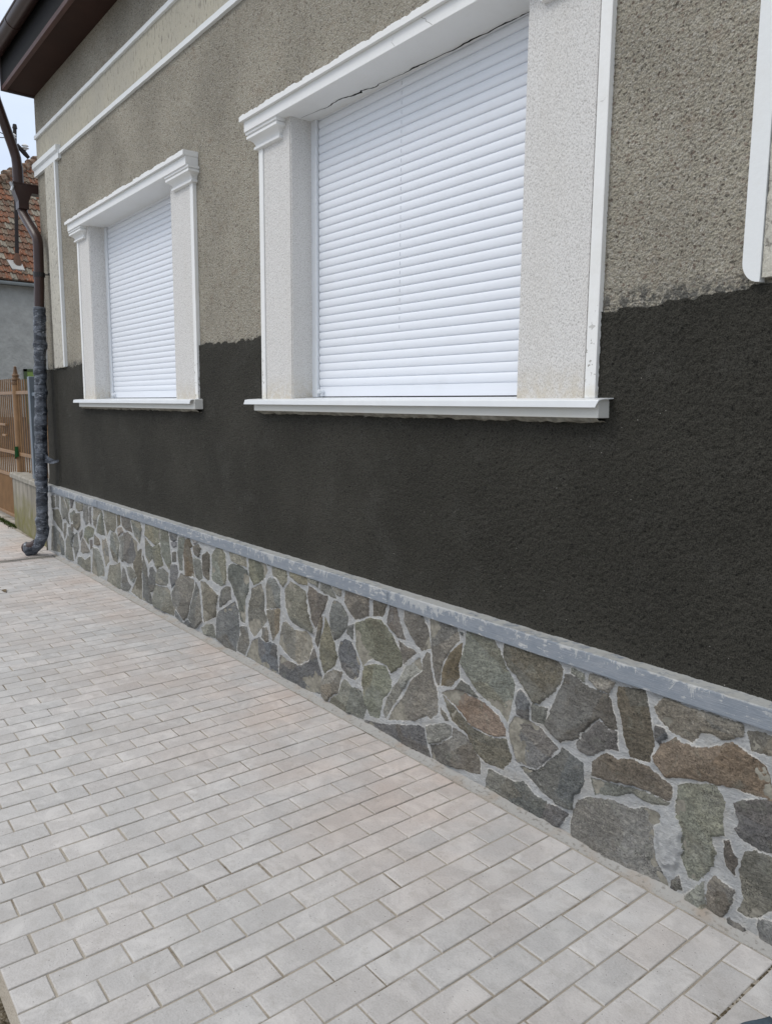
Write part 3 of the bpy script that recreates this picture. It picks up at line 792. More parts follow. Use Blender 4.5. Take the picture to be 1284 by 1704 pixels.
# ------------------------------------------------------------------ plinth: stone cladding as one relief
STONES = [
 ('g', [(-8.058,0.602),(-7.948,0.62),(-7.943,0.508),(-8.042,0.474),(-8.095,0.476)]),
 ('d', [(-7.908,0.624),(-7.805,0.626),(-7.827,0.505),(-7.904,0.504)]),
 ('b', [(-8.057,0.465),(-7.842,0.489),(-7.739,0.426),(-7.742,0.27),(-7.926,0.313),(-8.062,0.364)]),
 ('g', [(-8.131,0.286),(-8.034,0.299),(-7.834,0.25),(-7.87,0.048),(-8.195,0.02)]),
 ('g', [(-7.81,0.238),(-7.718,0.191),(-7.703,0.134),(-7.718,0.042),(-7.861,0.026)]),
 ('g', [(-7.768,0.623),(-7.667,0.625),(-7.543,0.493),(-7.492,0.369),(-7.615,0.427),(-7.681,0.404),(-7.77,0.467)]),
 ('g', [(-7.686,0.374),(-7.598,0.385),(-7.613,0.295),(-7.678,0.205),(-7.73,0.264)]),
 ('o', [(-7.63,0.625),(-7.46,0.632),(-7.475,0.544),(-7.534,0.48)]),
 ('d', [(-7.437,0.631),(-7.321,0.632),(-7.392,0.546),(-7.465,0.531)]),
 ('g', [(-7.288,0.621),(-7.054,0.625),(-7.063,0.563),(-7.211,0.539),(-7.287,0.558)]),
 ('g', [(-7.471,0.494),(-7.324,0.54),(-7.304,0.521),(-7.386,0.44),(-7.463,0.402)]),
 ('b', [(-7.33,0.504),(-7.167,0.53),(-7.152,0.413),(-7.239,0.356),(-7.327,0.376),(-7.362,0.443)]),
 ('b', [(-7.453,0.389),(-7.374,0.399),(-7.381,0.326),(-7.428,0.327)]),
 ('d', [(-7.568,0.345),(-7.481,0.363),(-7.362,0.3),(-7.414,0.243),(-7.412,0.164),(-7.489,0.174)]),
 ('g', [(-7.367,0.3),(-7.277,0.334),(-7.238,0.19),(-7.379,0.053),(-7.403,0.165)]),
 ('g', [(-7.667,0.199),(-7.581,0.27),(-7.456,0.157),(-7.434,0.073),(-7.417,0.032),(-7.671,0.027)]),
 ('g', [(-7.021,0.629),(-6.905,0.628),(-6.917,0.471),(-7.008,0.432),(-7.061,0.508)]),
 ('d', [(-6.875,0.618),(-6.822,0.623),(-6.847,0.453),(-6.885,0.475)]),
 ('g', [(-6.78,0.635),(-6.65,0.629),(-6.553,0.627),(-6.66,0.556),(-6.736,0.441),(-6.794,0.46)]),
 ('g', [(-6.535,0.623),(-6.508,0.536),(-6.496,0.408),(-6.563,0.405),(-6.731,0.408),(-6.654,0.531)]),
 ('g', [(-7.197,0.337),(-7.1,0.392),(-7.109,0.336),(-7.186,0.262)]),
 ('o', [(-7.033,0.408),(-6.942,0.441),(-6.778,0.429),(-6.809,0.357),(-6.938,0.325),(-6.947,0.262),(-7.068,0.314)]),
 ('g', [(-7.113,0.307),(-7.012,0.26),(-6.914,0.199),(-7.137,0.15),(-7.202,0.16),(-7.177,0.249)]),
 ('b', [(-6.919,0.314),(-6.834,0.327),(-6.843,0.258),(-6.9,0.222)]),
 ('b', [(-6.785,0.381),(-6.647,0.36),(-6.614,0.312),(-6.696,0.293),(-6.818,0.288)]),
 ('g', [(-6.587,0.376),(-6.53,0.364),(-6.468,0.399),(-6.423,0.315),(-6.418,0.2),(-6.522,0.13),(-6.581,0.271)]),
 ('o', [(-6.843,0.258),(-6.679,0.269),(-6.607,0.221),(-6.561,0.123),(-6.552,0.045),(-6.818,-0.004),(-6.897,0.023)]),
 ('g', [(-7.279,0.098),(-7.163,0.124),(-7.078,0.103),(-6.919,0.164),(-6.919,0.019),(-7.071,0.006),(-7.313,0.028)]),
 ('g', [(-6.513,0.638),(-6.438,0.634),(-6.376,0.54),(-6.364,0.484),(-6.447,0.415),(-6.471,0.528)]),
 ('o', [(-6.41,0.637),(-6.209,0.641),(-6.206,0.524),(-6.256,0.473),(-6.337,0.481),(-6.376,0.54)]),
 ('b', [(-6.193,0.631),(-6.105,0.635),(-6.106,0.555),(-6.188,0.526)]),
 ('b', [(-6.088,0.631),(-5.895,0.636),(-5.842,0.524),(-5.99,0.528),(-6.071,0.56)]),
 ('g', [(-5.879,0.632),(-5.672,0.634),(-5.631,0.588),(-5.69,0.457),(-5.797,0.495),(-5.838,0.56)]),
 ('s', [(-6.198,0.512),(-6.072,0.547),(-6.034,0.51),(-6.171,0.448)]),
 ('d', [(-6.061,0.494),(-5.941,0.516),(-5.752,0.46),(-5.761,0.376),(-5.851,0.283),(-5.935,0.263),(-6.036,0.264),(-6.037,0.405)]),
 ('g', [(-6.329,0.47),(-6.221,0.472),(-6.142,0.396),(-6.171,0.292),(-6.215,0.221),(-6.322,0.229),(-6.385,0.321)]),
 ('g', [(-6.171,0.441),(-6.063,0.475),(-6.044,0.417),(-6.052,0.274),(-6.089,0.249),(-6.153,0.294),(-6.125,0.386)]),
 ('s', [(-6.418,0.168),(-6.282,0.191),(-6.156,0.239),(-6.138,0.164),(-6.155,0.011),(-6.42,-0.001),(-6.508,0.003)]),
 ('g', [(-6.015,0.224),(-5.9,0.244),(-5.819,0.215),(-5.78,0.191),(-5.854,0.121),(-5.929,0.138),(-6.001,0.189)]),
 ('d', [(-6.096,0.217),(-6.044,0.2),(-5.984,0.109),(-5.909,0.078),(-5.985,0.019),(-6.137,0.014),(-6.122,0.141)]),
 ('g', [(-5.751,0.393),(-5.667,0.425),(-5.661,0.322),(-5.692,0.01),(-5.923,0.031),(-5.837,0.117),(-5.771,0.192),(-5.847,0.266)]),
 ('d', [(-5.637,0.399),(-5.567,0.308),(-5.532,0.188),(-5.47,0.026),(-5.675,0.013)]),
 ('o', [(-5.594,0.526),(-5.503,0.497),(-5.43,0.467),(-5.445,0.388),(-5.535,0.326),(-5.59,0.394)]),
 ('o', [(-5.567,0.636),(-5.29,0.643),(-5.299,0.527),(-5.383,0.492),(-5.441,0.512),(-5.592,0.544)]),
 ('o', [(-5.276,0.639),(-5.134,0.647),(-5.115,0.538),(-5.09,0.419),(-5.137,0.348),(-5.217,0.397),(-5.263,0.447)]),
 ('o', [(-5.399,0.484),(-5.285,0.524),(-5.265,0.424),(-5.234,0.366),(-5.308,0.347),(-5.363,0.302),(-5.422,0.386)]),
 ('d', [(-5.497,0.314),(-5.451,0.322),(-5.386,0.286),(-5.401,0.201),(-5.444,0.139),(-5.492,0.118),(-5.522,0.214)]),
 ('g', [(-5.346,0.323),(-5.25,0.346),(-5.153,0.323),(-5.165,0.258),(-5.189,0.225),(-5.379,0.205),(-5.373,0.265)]),
 ('g', [(-5.418,0.186),(-5.183,0.214),(-5.135,0.195),(-5.113,0.131),(-5.06,0.103),(-5.079,0.024),(-5.44,0.014),(-5.466,0.069)]),
 ('d', [(-5.107,0.639),(-4.973,0.641),(-4.983,0.596),(-5.038,0.572),(-5.092,0.575)]),
 ('d', [(-5.1,0.557),(-4.984,0.585),(-4.994,0.54),(-5.055,0.525)]),
 ('d', [(-5.071,0.494),(-5.003,0.505),(-5.008,0.432),(-5.083,0.42)]),
 ('d', [(-5.106,0.399),(-4.996,0.418),(-4.974,0.361),(-5.02,0.28),(-5.105,0.224),(-5.135,0.292)]),
 ('g', [(-4.961,0.621),(-4.851,0.626),(-4.856,0.555),(-4.898,0.5),(-4.906,0.389),(-4.966,0.379),(-4.978,0.487)]),
 ('r', [(-4.839,0.622),(-4.775,0.637),(-4.723,0.584),(-4.767,0.569),(-4.728,0.501),(-4.718,0.375),(-4.869,0.363),(-4.889,0.501)]),
 ('s', [(-4.737,0.647),(-4.629,0.642),(-4.667,0.61),(-4.704,0.6)]),
 ('b', [(-4.704,0.594),(-4.631,0.616),(-4.597,0.595),(-4.624,0.523),(-4.696,0.533)]),
 ('g', [(-4.703,0.516),(-4.607,0.51),(-4.591,0.393),(-4.646,0.362),(-4.693,0.38),(-4.724,0.47)]),
 ('g', [(-4.94,0.367),(-4.819,0.362),(-4.719,0.353),(-4.736,0.286),(-4.8,0.164),(-4.837,0.079),(-4.905,0.03),(-4.968,0.072),(-5.059,0.108),(-5.094,0.198),(-5.049,0.246)]),
 ('g', [(-4.701,0.351),(-4.65,0.303),(-4.63,0.227),(-4.608,0.099),(-4.691,0.026),(-4.825,0.071),(-4.767,0.199)]),
 ('d', [(-5.055,0.081),(-4.97,0.043),(-4.913,0.017),(-4.833,0.058),(-4.704,0.012),(-4.921,-0.007),(-5.066,0.022)]),
 ('b', [(-4.582,0.55),(-4.505,0.586),(-4.466,0.568),(-4.481,0.403),(-4.502,0.39),(-4.576,0.416),(-4.591,0.511)]),
 ('o', [(-4.445,0.572),(-4.37,0.643),(-4.293,0.643),(-4.251,0.609),(-4.239,0.472),(-4.253,0.422),(-4.318,0.386),(-4.454,0.408)]),
 ('b', [(-4.628,0.363),(-4.558,0.376),(-4.36,0.324),(-4.383,0.265),(-4.394,0.178),(-4.531,0.116),(-4.595,0.095),(-4.602,0.212)]),
 ('d', [(-4.319,0.368),(-4.254,0.404),(-4.192,0.411),(-4.183,0.337),(-4.351,0.242),(-4.362,0.282)]),
 ('g', [(-4.211,0.546),(-4.173,0.561),(-4.054,0.567),(-3.974,0.559),(-3.953,0.502),(-3.956,0.435),(-4.004,0.357),(-4.015,0.221),(-4.068,0.224),(-4.099,0.32),(-4.179,0.425),(-4.227,0.45)]),
 ('g', [(-4.225,0.645),(-4.121,0.649),(-3.982,0.652),(-3.979,0.575),(-4.066,0.571),(-4.173,0.576)]),
 ('o', [(-3.954,0.645),(-3.849,0.646),(-3.754,0.625),(-3.733,0.596),(-3.777,0.535),(-3.843,0.501),(-3.898,0.479),(-3.953,0.524)]),
 ('g', [(-3.743,0.645),(-3.706,0.643),(-3.707,0.63),(-3.738,0.628)]),
 ('o', [(-3.686,0.65),(-3.58,0.655),(-3.517,0.635),(-3.519,0.573),(-3.558,0.53),(-3.612,0.566),(-3.682,0.584)]),
 ('g', [(-3.724,0.556),(-3.652,0.569),(-3.593,0.523),(-3.59,0.411),(-3.75,0.368),(-3.757,0.496)]),
 ('b', [(-3.75,0.363),(-3.596,0.405),(-3.608,0.283),(-3.682,0.192),(-3.716,0.284),(-3.746,0.325)]),
 ('g', [(-3.921,0.453),(-3.81,0.507),(-3.774,0.46),(-3.767,0.348),(-3.742,0.299),(-3.796,0.248),(-3.909,0.159),(-3.964,0.208),(-3.972,0.308),(-3.941,0.382)]),
 ('o', [(-3.802,0.241),(-3.743,0.267),(-3.722,0.239),(-3.729,0.177),(-3.767,0.168),(-3.814,0.183)]),
 ('d', [(-4.135,0.335),(-4.095,0.286),(-4.08,0.197),(-4.083,0.127),(-4.121,0.077),(-4.13,0.01),(-4.223,-0.009),(-4.381,0.029),(-4.401,0.152),(-4.372,0.213)]),
 ('g', [(-4.553,0.092),(-4.45,0.116),(-4.401,0.03),(-4.593,0.007),(-4.633,0.041)]),
 ('g', [(-4.069,0.192),(-3.987,0.208),(-3.966,0.151),(-3.956,0.114),(-4.017,0.017),(-4.118,0.019),(-4.115,0.079),(-4.071,0.136)]),
 ('d', [(-3.927,0.132),(-3.842,0.182),(-3.799,0.165),(-3.735,0.165),(-3.703,0.184),(-3.636,0.185),(-3.631,0.154),(-3.619,0.012),(-3.803,0.008),(-4.005,0.015)]),
 ('o', [(-3.573,0.329),(-3.533,0.348),(-3.451,0.316),(-3.327,0.34),(-3.276,0.313),(-3.266,0.269),(-3.309,0.182),(-3.416,0.129),(-3.548,0.165),(-3.617,0.196)]),
 ('d', [(-3.606,0.14),(-3.538,0.126),(-3.416,0.121),(-3.303,0.179),(-3.256,0.272),(-3.236,0.248),(-3.182,0.137),(-3.188,0.032),(-3.332,0.004),(-3.615,0.013)]),
 ('o', [(-3.552,0.514),(-3.49,0.58),(-3.409,0.572),(-3.33,0.553),(-3.305,0.449),(-3.255,0.369),(-3.25,0.342),(-3.317,0.349),(-3.445,0.347),(-3.499,0.37),(-3.537,0.422)]),
 ('o', [(-3.489,0.642),(-3.313,0.647),(-3.314,0.591),(-3.398,0.586),(-3.489,0.604)]),
 ('b', [(-3.299,0.593),(-3.213,0.577),(-3.121,0.568),(-3.155,0.494),(-3.235,0.374),(-3.275,0.41),(-3.315,0.545)]),
 ('g', [(-3.298,0.647),(-3.198,0.649),(-3.208,0.6),(-3.293,0.612)]),
 ('g', [(-3.183,0.644),(-3.116,0.645),(-3.078,0.615),(-3.041,0.573),(-3.135,0.576),(-3.198,0.596)]),
 ('o', [(-3.088,0.648),(-3.005,0.651),(-3,0.593),(-3.041,0.59)]),
 ('o', [(-3.151,0.462),(-3.107,0.416),(-3.06,0.345),(-3.032,0.275),(-3.061,0.223),(-3.157,0.156),(-3.196,0.23),(-3.186,0.33),(-3.161,0.403)]),
 ('b', [(-3.195,0.44),(-3.165,0.458),(-3.188,0.335),(-3.216,0.276),(-3.241,0.304)]),
 ('d', [(-3.074,0.561),(-3.005,0.559),(-2.946,0.508),(-2.955,0.442),(-3.005,0.392),(-3.056,0.357),(-3.093,0.409),(-3.112,0.481)]),
 ('b', [(-2.978,0.651),(-2.872,0.65),(-2.78,0.638),(-2.775,0.547),(-2.889,0.5),(-2.924,0.524),(-2.977,0.565)]),
 ('g', [(-2.946,0.46),(-2.898,0.482),(-2.906,0.4),(-2.959,0.419)]),
 ('d', [(-3.014,0.362),(-2.968,0.39),(-2.915,0.388),(-2.88,0.343),(-2.849,0.298),(-2.853,0.228),(-2.888,0.191),(-2.941,0.197),(-3.005,0.228),(-3.028,0.304)]),
 ('s', [(-3.157,0.15),(-3.08,0.198),(-2.996,0.208),(-3.005,0.167),(-3.037,0.09),(-3.138,0.007),(-3.173,0.025),(-3.177,0.098)]),
 ('g', [(-2.982,0.179),(-2.914,0.156),(-2.84,0.157),(-2.792,0.081),(-2.817,0.019),(-2.986,0.006),(-3.129,0.004),(-3.033,0.086)]),
 ('o', [(-2.89,0.485),(-2.771,0.539),(-2.683,0.549),(-2.619,0.514),(-2.588,0.487),(-2.565,0.458),(-2.531,0.418),(-2.526,0.375),(-2.609,0.311),(-2.633,0.34),(-2.753,0.347),(-2.795,0.315),(-2.828,0.284),(-2.881,0.366)]),
 ('o', [(-2.82,0.287),(-2.728,0.325),(-2.648,0.335),(-2.604,0.277),(-2.608,0.235),(-2.662,0.172),(-2.693,0.068),(-2.767,0.054),(-2.806,0.105),(-2.837,0.197)]),
 ('b', [(-2.744,0.637),(-2.633,0.64),(-2.675,0.566),(-2.747,0.555)]),
 ('b', [(-2.621,0.638),(-2.575,0.64),(-2.544,0.567),(-2.506,0.498),(-2.566,0.498),(-2.643,0.543),(-2.636,0.585)]),
 ('b', [(-2.52,0.642),(-2.398,0.643),(-2.359,0.587),(-2.34,0.503),(-2.398,0.478),(-2.441,0.495),(-2.485,0.547),(-2.515,0.583)]),
 ('b', [(-2.562,0.484),(-2.433,0.459),(-2.519,0.382),(-2.542,0.435)]),
 ('s', [(-2.411,0.441),(-2.397,0.416),(-2.392,0.389),(-2.479,0.322),(-2.643,0.083),(-2.665,0.109),(-2.638,0.185),(-2.562,0.29),(-2.504,0.371)]),
 ('g', [(-2.367,0.481),(-2.346,0.477),(-2.334,0.415),(-2.313,0.355),(-2.287,0.292),(-2.289,0.225),(-2.336,0.185),(-2.357,0.193),(-2.448,0.137),(-2.629,0.08),(-2.576,0.162),(-2.515,0.239),(-2.468,0.318),(-2.39,0.385),(-2.39,0.437)]),
 ('g', [(-2.35,0.631),(-2.267,0.641),(-2.184,0.633),(-2.166,0.58),(-2.226,0.523),(-2.264,0.453),(-2.282,0.355),(-2.299,0.345),(-2.321,0.418),(-2.337,0.508)]),
 ('r', [(-2.151,0.577),(-2.152,0.521),(-2.164,0.49),(-2.162,0.428),(-2.208,0.373),(-2.274,0.357),(-2.263,0.435),(-2.223,0.517)]),
 ('d', [(-2.174,0.622),(-2.143,0.621),(-2.148,0.6)]),
 ('g', [(-2.152,0.421),(-2.102,0.405),(-2.053,0.376),(-2.018,0.374),(-2.126,0.373),(-2.185,0.366)]),
 ('b', [(-2.273,0.259),(-2.243,0.245),(-2.216,0.222),(-2.242,0.208),(-2.269,0.227)]),
 ('d', [(-2.81,0.018),(-2.653,0.051),(-2.412,0.13),(-2.376,0.128),(-2.354,0.063),(-2.324,-0.004),(-2.565,-0.011),(-2.809,-0.004)]),
 ('s', [(-2.362,0.142),(-2.261,0.192),(-2.203,0.203),(-2.201,0.157),(-2.286,0.09),(-2.34,0.074)]),
 ('b', [(-2.334,0.068),(-2.285,0.083),(-2.196,0.153),(-2.193,0.199),(-2.114,0.188),(-2.069,0.145),(-2.032,0.119),(-2.027,0.053),(-2.317,-0.004)]),
 ('g', [(-2.122,0.642),(-1.974,0.637),(-1.939,0.596),(-1.863,0.491),(-1.862,0.461),(-1.892,0.319),(-1.936,0.355),(-2.013,0.377),(-2.071,0.407),(-2.158,0.494),(-2.134,0.576)]),
 ('t', [(-2.268,0.326),(-2.18,0.368),(-2.062,0.367),(-1.991,0.353),(-1.935,0.33),(-1.897,0.286),(-1.898,0.26),(-1.946,0.245),(-2.043,0.239),(-2.109,0.254),(-2.155,0.283),(-2.225,0.31)]),
 ('b', [(-2.266,0.319),(-2.226,0.302),(-2.158,0.275),(-2.113,0.249),(-2.047,0.232),(-1.945,0.238),(-1.898,0.252),(-1.864,0.19),(-1.869,0.167),(-1.907,0.123),(-2.003,0.114),(-2.062,0.146),(-2.107,0.197),(-2.203,0.227)]),
 ('b', [(-1.927,0.634),(-1.863,0.641),(-1.752,0.636),(-1.664,0.636),(-1.637,0.611),(-1.644,0.567),(-1.675,0.51),(-1.743,0.449),(-1.773,0.444),(-1.818,0.485),(-1.858,0.523),(-1.884,0.535),(-1.926,0.589)]),
 ('d', [(-1.846,0.466),(-1.825,0.48),(-1.785,0.436),(-1.785,0.366),(-1.852,0.368),(-1.857,0.422)]),
 ('g', [(-1.776,0.441),(-1.701,0.443),(-1.716,0.375),(-1.776,0.374)]),
 ('g', [(-1.858,0.359),(-1.788,0.365),(-1.727,0.357),(-1.669,0.319),(-1.645,0.308),(-1.678,0.264),(-1.743,0.189),(-1.844,0.18),(-1.883,0.26),(-1.885,0.311)]),
 ('d', [(-1.631,0.321),(-1.536,0.298),(-1.524,0.227),(-1.538,0.188),(-1.567,0.161),(-1.569,0.105),(-1.643,0.094),(-1.709,0.11),(-1.785,0.149),(-1.83,0.174),(-1.743,0.182),(-1.675,0.26),(-1.644,0.289)]),
 ('d', [(-1.985,0.095),(-1.913,0.097),(-1.853,0.095),(-1.803,0.121),(-1.739,0.087),(-1.684,0.086),(-1.71,-0.006),(-1.862,-0.008),(-2.006,-0.001)]),
 ('d', [(-1.69,0.078),(-1.631,0.085),(-1.585,0.085),(-1.622,0.015),(-1.662,-0.006),(-1.707,0.005)]),
 ('g', [(-1.602,0.625),(-1.545,0.623),(-1.543,0.585),(-1.573,0.597),(-1.606,0.606)]),
 ('b', [(-1.628,0.595),(-1.605,0.601),(-1.55,0.582),(-1.446,0.574),(-1.427,0.54),(-1.406,0.467),(-1.439,0.459),(-1.474,0.482),(-1.518,0.437),(-1.555,0.4),(-1.556,0.379),(-1.637,0.334),(-1.715,0.373),(-1.663,0.505)]),
 ('d', [(-1.474,0.476),(-1.439,0.454),(-1.405,0.462),(-1.396,0.393),(-1.446,0.384),(-1.484,0.348),(-1.524,0.328),(-1.561,0.341),(-1.569,0.364),(-1.547,0.382),(-1.545,0.402),(-1.511,0.434)]),
 ('g', [(-1.526,0.63),(-1.421,0.631),(-1.443,0.577),(-1.497,0.583),(-1.53,0.603)]),
 ('b', [(-1.41,0.62),(-1.346,0.629),(-1.31,0.631),(-1.285,0.554),(-1.267,0.466),(-1.28,0.398),(-1.347,0.387),(-1.371,0.427),(-1.399,0.525),(-1.418,0.578)]),
 ('d', [(-1.268,0.529),(-1.238,0.532),(-1.22,0.511),(-1.249,0.467),(-1.265,0.485)]),
 ('b', [(-1.445,0.371),(-1.411,0.362),(-1.342,0.382),(-1.279,0.384),(-1.199,0.35),(-1.199,0.303),(-1.218,0.296),(-1.305,0.298),(-1.39,0.282),(-1.445,0.269),(-1.504,0.265),(-1.5,0.317)]),
 ('g', [(-1.506,0.256),(-1.445,0.263),(-1.389,0.276),(-1.304,0.292),(-1.215,0.291),(-1.201,0.296),(-1.214,0.279),(-1.261,0.261),(-1.282,0.262),(-1.34,0.266),(-1.404,0.231),(-1.485,0.204)]),
 ('g', [(-1.551,0.149),(-1.505,0.183),(-1.403,0.214),(-1.337,0.213),(-1.28,0.243),(-1.24,0.242),(-1.218,0.222),(-1.257,0.19),(-1.239,0.076),(-1.217,0.053),(-1.195,0.025),(-1.183,-0.008),(-1.254,-0.016),(-1.43,-0.005),(-1.574,-0.007),(-1.575,0.079)]),
 ('d', [(-1.184,0.036),(-1.154,0.066),(-1.141,0.025),(-1.178,-0.005)]),
 ('o', [(-1.241,0.632),(-1.152,0.628),(-1.054,0.627),(-0.984,0.63),(-0.982,0.593),(-1.049,0.561),(-1.078,0.565),(-1.112,0.558),(-1.14,0.518),(-1.208,0.524),(-1.253,0.554),(-1.274,0.588)]),
 ('t', [(-1.269,0.423),(-1.247,0.468),(-1.196,0.513),(-1.169,0.502),(-1.109,0.515),(-1.052,0.541),(-1.021,0.567),(-0.969,0.544),(-0.914,0.527),(-0.893,0.471),(-0.89,0.433),(-0.951,0.432),(-1.025,0.42),(-1.063,0.414),(-1.142,0.401),(-1.219,0.37),(-1.265,0.409)]),
 ('b', [(-0.974,0.61),(-0.944,0.623),(-0.875,0.621),(-0.85,0.571),(-0.896,0.563),(-0.961,0.556)]),
 ('o', [(-1.181,0.36),(-1.146,0.384),(-1.053,0.413),(-1.026,0.371),(-1.021,0.269),(-1.061,0.248),(-1.043,0.204),(-1.044,0.157),(-1.094,0.08),(-1.125,0.074),(-1.181,0.203),(-1.183,0.307)]),
 ('b', [(-1.022,0.249),(-1.008,0.261),(-0.997,0.232),(-0.976,0.212),(-0.982,0.157),(-1.007,0.177),(-1.022,0.214)]),
 ('d', [(-1.003,0.381),(-0.942,0.422),(-0.885,0.433),(-0.838,0.421),(-0.828,0.292),(-0.873,0.278),(-0.962,0.273),(-0.99,0.304),(-0.982,0.327)]),
 ('o', [(-0.956,0.247),(-0.921,0.269),(-0.873,0.269),(-0.826,0.274),(-0.817,0.153),(-0.861,0.118),(-0.901,0.066),(-0.941,0.048),(-0.967,0.053),(-0.954,0.1),(-0.969,0.181)]),
 ('b', [(-1.06,0.098),(-1.037,0.128),(-0.976,0.118),(-0.985,0.068),(-1.008,-0.006),(-1.057,-0.014),(-1.06,0.036)]),
 ('s', [(-1.136,0.01),(-1.072,0.094),(-1.064,0.034),(-1.062,-0.012),(-1.139,-0.019)]),
 ('d', [(-0.991,0.019),(-0.938,0.014),(-0.923,-0.006),(-0.993,-0.018)]),
 ('d', [(-0.905,0.059),(-0.858,0.081),(-0.812,0.098),(-0.805,0.012),(-0.891,-0.012)]),
]

COL = {'g': (.232,.236,.212), 'd': (.175,.180,.180), 'b': (.198,.180,.150), 'o': (.248,.245,.196),
       's': (.300,.288,.258), 'r': (.205,.165,.105), 't': (.300,.228,.175)}
def stones_relief():
    PX0, PX1, PZ0, PZ1 = -8.32, WX1, -.03, .640
    for k_, c_ in list(COL.items()):
        g_ = sum(c_)/3; COL[k_] = tuple(a*.78+g_*.22 for a in c_)
    polys = [(COL[c], np.array(p)) for c, p in STONES]
    # beyond the part seen in detail: more stones of the same kind (jittered cells)
    cells = []
    rs = np.random.RandomState(4)
    x = -.86
    for ix in range(22):
        for iz in range(3):
            cells.append((-.70+ix*.20+(iz % 2)*.09+rs.uniform(-.05,.05), .09+iz*.22+rs.uniform(-.05,.05)))
    cells = np.array(cells); cc = [COL[rs.choice(list('ggdbobs'))] for _ in cells]
    xs_ = np.concatenate([np.arange(PX0, -3.3, .0085), np.arange(-3.3, -.7, .0040), np.arange(-.7, PX1, .010)])
    zs_ = np.arange(PZ0, PZ1+.001, .0045)
    GX, GZ = np.meshgrid(xs_, zs_)
    WXn = GX + .012*(fbm(GX*24, GZ*24, 3, 2)-.5) + .006*(fbm(GX*80, GZ*80, 2, 12)-.5)
    WZn = GZ + .012*(fbm(GX*24, GZ*24, 3, 5)-.5) + .006*(fbm(GX*80, GZ*80, 2, 15)-.5)
    S = np.full(GX.shape, -.05); T = np.zeros(GX.shape+(3,)); T[:] = COL['g']; PL = np.zeros(GX.shape)
    rs = np.random.RandomState(9)
    for c, p in polys:
        x0, x1 = p[:,0].min()-.05, p[:,0].max()+.05
        i0, i1 = np.searchsorted(xs_, [x0, x1])
        z0, z1 = p[:,1].min()-.05, p[:,1].max()+.05
        j0, j1 = np.searchsorted(zs_, [z0, z1])
        if i1 <= i0 or j1 <= j0: continue
        qx = WXn[j0:j1, i0:i1]; qz = WZn[j0:j1, i0:i1]
        d = np.full(qx.shape, 1e9); inside = np.zeros(qx.shape, bool)
        n = len(p)
        for k in range(n):
            ax, az_ = p[k]; bx, bz = p[(k+1)%n]
            ex, ez = bx-ax, bz-az_
            t = np.clip(((qx-ax)*ex+(qz-az_)*ez)/(ex*ex+ez*ez+1e-12), 0, 1)
            d = np.minimum(d, (qx-ax-t*ex)**2+(qz-az_-t*ez)**2)
            cond = ((az_ > qz) != (bz > qz)) & (qx < (bx-ax)*(qz-az_)/(bz-az_+1e-12)+ax)
            inside ^= cond
        s = np.where(inside, 1, -1)*np.sqrt(d)
        s = s + .0006
        sub = S[j0:j1, i0:i1]; up = s > sub
        sub[up] = s[up]
        v = rs.uniform(.84, 1.16); tint = np.array(c)*v*np.array([rs.uniform(.96,1.05), 1, rs.uniform(.92,1.06)])
        nfac = 4
        th = rs.uniform(0, 6.28, nfac); sl = rs.uniform(.02, .085, nfac); of = rs.uniform(-.002, .004, nfac)
        cx, cz = p.mean(0); ww = .02*(fbm(qx*18+k, qz*18, 4, 7)-.5)
        FP = np.stack([of[a]+sl[a]*((qx-cx+ww)*math.cos(th[a])+(qz-cz-ww)*math.sin(th[a])) for a in range(nfac)], 0)
        am = FP.argmin(0); fm = FP.min(0)
        fv = rs.uniform(.78, 1.18, nfac)[am]; br = rs.uniform(-.035, .06, nfac)[am]
        T[j0:j1, i0:i1][up] = (tint[None, None, :]*fv[..., None]*np.stack([1+br, 1+0*br, 1-br*1.2], -1))[up]
        cx, cz = p.mean(0); gx, gz = rs.uniform(-.035, .035, 2); h0 = rs.uniform(-.002, .003)
        PL[j0:j1, i0:i1][up] = (h0 + .4*(gx*(qx-cx) + gz*(qz-cz)) + np.maximum(fm, -.007)*1.5)[up]
    far = xs_ > -.86
    idx = np.where(far)[0]
    qx, qz = WXn[:, idx], WZn[:, idx]
    D = np.stack([np.hypot(qx-c[0], (qz-c[1])*.9) for c in cells], 0)
    o = np.argsort(D, 0); d1 = np.take_along_axis(D, o[:1], 0)[0]; d2 = np.take_along_axis(D, o[1:2], 0)[0]
    s = (d2-d1)*.5-.010
    own = np.array(cc)[o[0]]
    sub = S[:, idx]; up = (s > sub) & ((sub < -.012) )
    Tn = T[:, idx]; S2 = sub.copy(); S2[up] = s[up]; Tn[up] = own[up]; S[:, idx] = S2; T[:, idx] = Tn
    k = np.clip(S/.006+.1, 0, 1)
    rel = fbm(GX*16, GZ*16, 5, 21)
    ridge = 1-np.abs(2*fbm(GX*9, GZ*12, 4, 33)-1)
    h = k*(.0130 + 1.3*PL + .014*(rel-.5) + .008*(ridge-.75) + .0040*(fbm(GX*90, GZ*90, 2, 44)-.5))
    mort = (1-k)*(.0035*fbm(GX*40, GZ*40, 3, 50) + .002)
    Yv = .013 - np.clip(h+mort, -.003, .0220)
    edge = (GZ > .612)
    Yv = np.where(edge, np.maximum(Yv, -.0035), Yv)
    # lumpy cement patch smeared over the big stone near the camera
    pc = np.sqrt(((GX+1.192)/.048)**2+((GZ-.165)/.105)**2) + .55*(fbm(GX*38, GZ*38, 4, 71)-.5)
    pk = np.clip((1.0-pc)*4, 0, 1)
    Yv = Yv*(1-pk) + pk*(-.004-.012*(fbm(GX*55, GZ*42, 4, 73)-.5))
    S = np.where(pk > .3, -.012, S)
    verts = np.stack([GX, Yv, GZ], -1).reshape(-1, 3)
    nz, nx = GX.shape
    a = (np.arange(nz-1)[:, None]*nx + np.arange(nx-1)[None, :]).reshape(-1)
